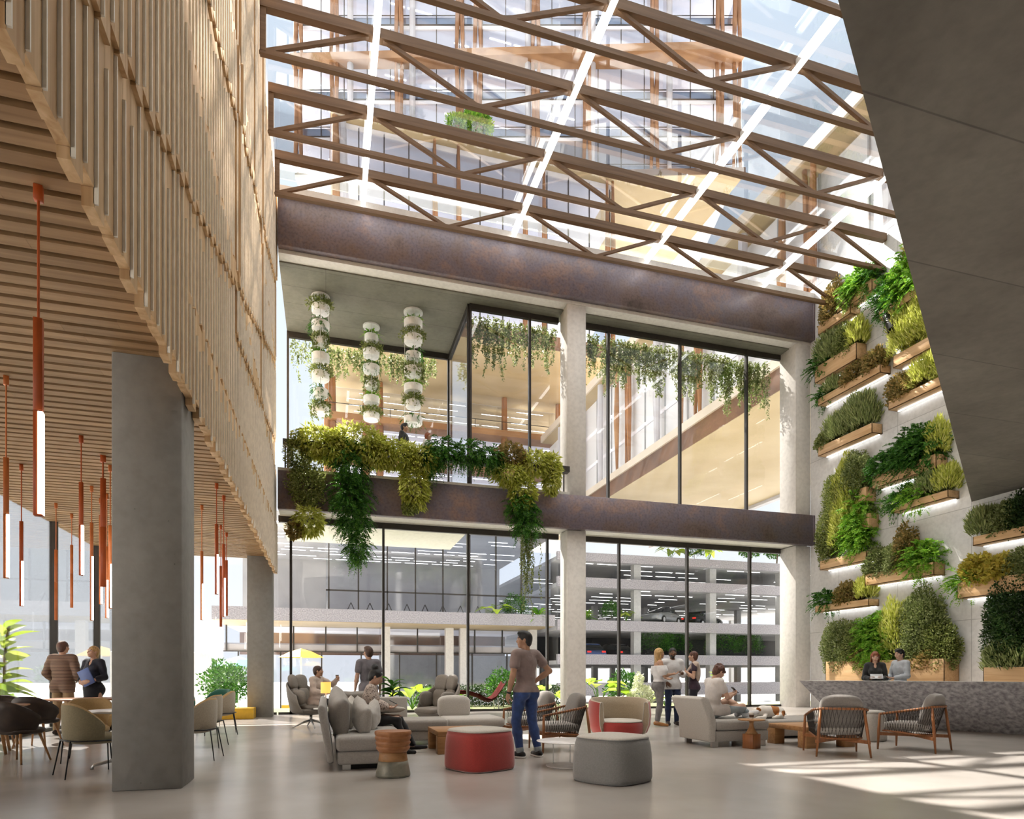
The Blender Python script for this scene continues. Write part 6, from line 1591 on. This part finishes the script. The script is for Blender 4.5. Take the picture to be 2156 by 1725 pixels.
# ---------- garden things seen through the glass ----------
hp_ = aty(1010, 1490, 21.0); t = thing('hammock', 'dark red hammock chair on a white frame, outside behind the lounge', 'hammock', (hp_.x, 21.0, -.04))
sh_ = [(-.75,.62),(-.45,.60),(-.1,.50),(.15,.36),(.32,.32),(.50,.42),(.68,.66),(.85,.92)]
MB().rings([[(x,-.36,z+.05),(x,-.2,z-.02),(x,0,z-.05),(x,.2,z-.02),(x,.36,z+.05),(x,.36,z+.09),(x,.2,z+.02),(x,0,z-.01),(x,-.2,z+.02),(x,-.36,z+.09)] for x, z in sh_]).build('sling', plain('hammock_red', (.06,.007,.006), .9, 0, .05), t, smooth=True)
for y in (-.3,.3): MB().tube([(-.6,y,0),(-.5,y,.56)], .018, 8).build('leg', M['white_paint'], t); MB().tube([(.6,y,0),(.55,y,.45)], .018, 8).build('leg', M['white_paint'], t)
def umbrella(label, px, py, Y, m, w):
    p = aty(px, py, Y); z0 = -2.4; t = thing('garden_umbrella', label, 'umbrella', (p.x, Y, z0)); h = p.z-z0
    MB().lathe([(w,h-.45),(w*.5,h-.16),(.03,h),(0,h+.02)], 8, cap=False).build('canopy', M[m], t); MB().tube([(0,0,0),(0,0,h)], .04, 8).build('pole', M['white_paint'], t); MB().lathe([(0,0),(.35,0),(.3,.08),(0,.08)], 16).build('base', M['grey_concrete'], t)
plain('teal_paint', (.10,.42,.40), .6)
umbrella('yellow garden umbrella outside, above the smiling man', 634, 1366, 34, 'yellow_paint', 1.1)
umbrella('teal garden umbrella outside, left of the far cafe column', 503, 1382, 31, 'teal_paint', 1.1)
def gchair():
    t = thing('garden_chair', '', 'chair', (0,0,0), 0, 'yellow garden chairs')
    MB().box(-.22,-.22,.42,.22,.22,.46).build('seat', M['yellow_paint'], t); MB().box(-.22,.19,.50,.22,.23,.92).build('backrest', M['yellow_paint'], t)
    for sx in (-1,1):
        for sy in (-1,1): MB().tube([(sx*.2,sy*.2,0),(sx*.2,sy*.2,.5 if sy > 0 else .43)], .013, 6).build('leg', M['steel'], t)
    return t
gch = gchair(); p = aty(605, 1450, 25.6); gch.location = (p.x, 25.6, -2.4+1.5); gch['label'] = 'yellow garden chair outside, left of the first lower mullion'
terr = struct(MB().box(-9, 24.6, -2.4, 6.5, 29.5, -.9).build('ground', M['paving']))
p = aty(638, 1450, 26.2); dup(gch, (p.x, 26.2, -.9), .5, 'yellow garden chair outside, just left of the smiling man')
p = aty(620, 1450, 27.4); dup(gch, (p.x, 27.4, -.9), PI, 'yellow garden chair outside, farthest of the three')
p = aty(622, 1450, 26.6); gt = thing('garden_table', 'white garden table among the yellow chairs outside', 'table', (p.x-.1, 26.6, -.9))
MB().lathe([(0,.72),(.3,.72),(.3,.75),(0,.75)], 24).build('tabletop', M['white_paint'], gt); MB().tube([(0,0,0),(0,0,.72)], .03, 8).build('post', M['white_paint'], gt)
# cars
plain('car_silver', (.30,.31,.31), .25, .5); plain('car_dark', (.035,.036,.04), .25, .5); plain('car_blue', (.06,.10,.24), .25, .5); plain('tyre', (.012,.012,.012), .8)
emit('tail_light', (.65,.03,.02), .6); plain('car_glass', (.03,.035,.04), .08)
def car(label, p, rz, m):
    t = thing('car', label, 'car', p, rz, 'cars in the car park')
    prof = [(-2.2,.34,.62,.78),(-2.12,.28,.84,.84),(-1.5,.22,.93,.88),(-.9,.2,.97,.9),(.6,.2,.95,.9),(1.5,.22,.86,.88),(2.05,.26,.74,.82),(2.2,.34,.6,.72)]
    MB().rings([[(x,-w,z0),(x,-w*1.02,(z0+z1)*.55),(x,-w*.93,z1),(x,w*.93,z1),(x,w*1.02,(z0+z1)*.55),(x,w,z0)] for x, z0, z1, w in prof]).build('body', M[m], t, bevel=.05, seg=2)
    MB().rings([[(x,-w,.9),(x,-w*.82,z),(x,w*.82,z),(x,w,.9)] for x, z, w in ((-1.75,.92,.8),(-1.0,1.38,.82),(-.1,1.46,.83),(.55,1.40,.82),(1.3,.93,.8))]).build('cabin', M['car_glass'], t, bevel=.04, seg=2)
    MB().rings([[(x,-w*.8,z-.02),(x,-w*.74,z+.03),(x,w*.74,z+.03),(x,w*.8,z-.02)] for x, z, w in ((-1.05,1.36,.84),(-.1,1.47,.85),(.5,1.41,.84))]).build('roof', M[m], t)
    for x in (-1.35,1.38):
        for y in (-.84,.84):
            w = MB().tube([(x,y-.10,.32),(x,y+.10,.32)], .32, 20).build('wheel', M['tyre'], t); MB().tube([(x,y-.11,.32),(x,y+.11,.32)], .19, 14).build('hubcap', M['steel'], w)
    for y in (-.6,.6): MB().box(-2.2,y-.16,.66,-2.1,y+.16,.80).build('tail_light', M['tail_light'], t)
    return t
p = aty(1392, 1306, 47.2); cr = car('silver car parked on the deck, left of the third lower mullion', (p.x, 47.2, 5.3), math.radians(215), 'car_silver')
p = aty(1478, 1306, 49.5); car('black car parked on the deck, just right of the silver car', (p.x, 49.5, 5.3), math.radians(25), 'car_dark')
p = aty(1238, 1360, 48.5); car('blue car on the dark lower deck, beside the white column', (p.x, 48.5, 2.25), math.radians(85), 'car_blue')
p = aty(1292, 1360, 48.8); car('dark car on the dark lower deck, left of the first mullion', (p.x, 48.8, 2.25), math.radians(95), 'car_dark')
p = aty(1612, 1475, 43); car('blue car on the ground beyond the last lower pane', (p.x, 42.5, -2.4), math.radians(170), 'car_blue')
p = aty(1548, 1475, 40); car('dark car on the ground beyond the last mullion', (p.x, 39.6, -2.4), math.radians(190), 'car_dark')
# ---------- light ----------
W = bpy.data.worlds.new('sky'); SC.world = W; W.use_nodes = True
nt = W.node_tree; bg = nt.nodes['Background']
tc = N(nt, 'ShaderNodeTexCoord'); sp = N(nt, 'ShaderNodeSeparateXYZ'); nt.links.new(tc.outputs['Generated'], sp.inputs[0])
col = ramp(nt, sp.outputs['Z'], [(.0, (.95,.96,.98)), (.25, (.84,.90,.97)), (.7, (.72,.83,.97)), (.85, (1.0,.95,.88))])
mr = N(nt, 'ShaderNodeMapRange'); mr.inputs['From Min'].default_value = .70; mr.inputs['From Max'].default_value = .92
mr.inputs['To Min'].default_value = .68; mr.inputs['To Max'].default_value = 3.4
nt.links.new(sp.outputs['Z'], mr.inputs['Value']); nt.links.new(mr.outputs[0], bg.inputs['Strength'])
nt.links.new(col, bg.inputs['Color'])
def sun(name, d, strength, color, angle):
    l = bpy.data.lights.new(name, 'SUN'); l.energy = strength; l.color = color; l.angle = angle
    o = bpy.data.objects.new(name, l); COL.objects.link(o)
    o.rotation_euler = Vector(d).to_track_quat('-Z', 'Y').to_euler(); o.location = (-10, 40, 40)
    return o
sun('sun', (.36, -.63, -.80), 9.0, (1.0, .93, .84), .01)
# second sun lamp, added to brighten the upper timber wall like reflected sunlight
sun('added_sun', (-.8, -.5, -.64), 9.0, (1.0, .93, .84), .03)
SC.view_settings.view_transform = 'Standard'; SC.view_settings.look = 'None'
SC.view_settings.gamma = 1; SC.view_settings.use_curve_mapping = False
SC.view_settings.exposure = .75
cy = SC.cycles
cy.use_adaptive_sampling = True; cy.adaptive_threshold = .06; cy.adaptive_min_samples = 20
cy.max_bounces = 6; cy.diffuse_bounces = 3; cy.glossy_bounces = 2; cy.transmission_bounces = 6; cy.transparent_max_bounces = 14
cy.caustics_reflective = False; cy.caustics_refractive = False
cy.sample_clamp_indirect = 4.0
cy.use_denoising = True
try: cy.denoiser = 'OPENIMAGEDENOISE'
except Exception: pass
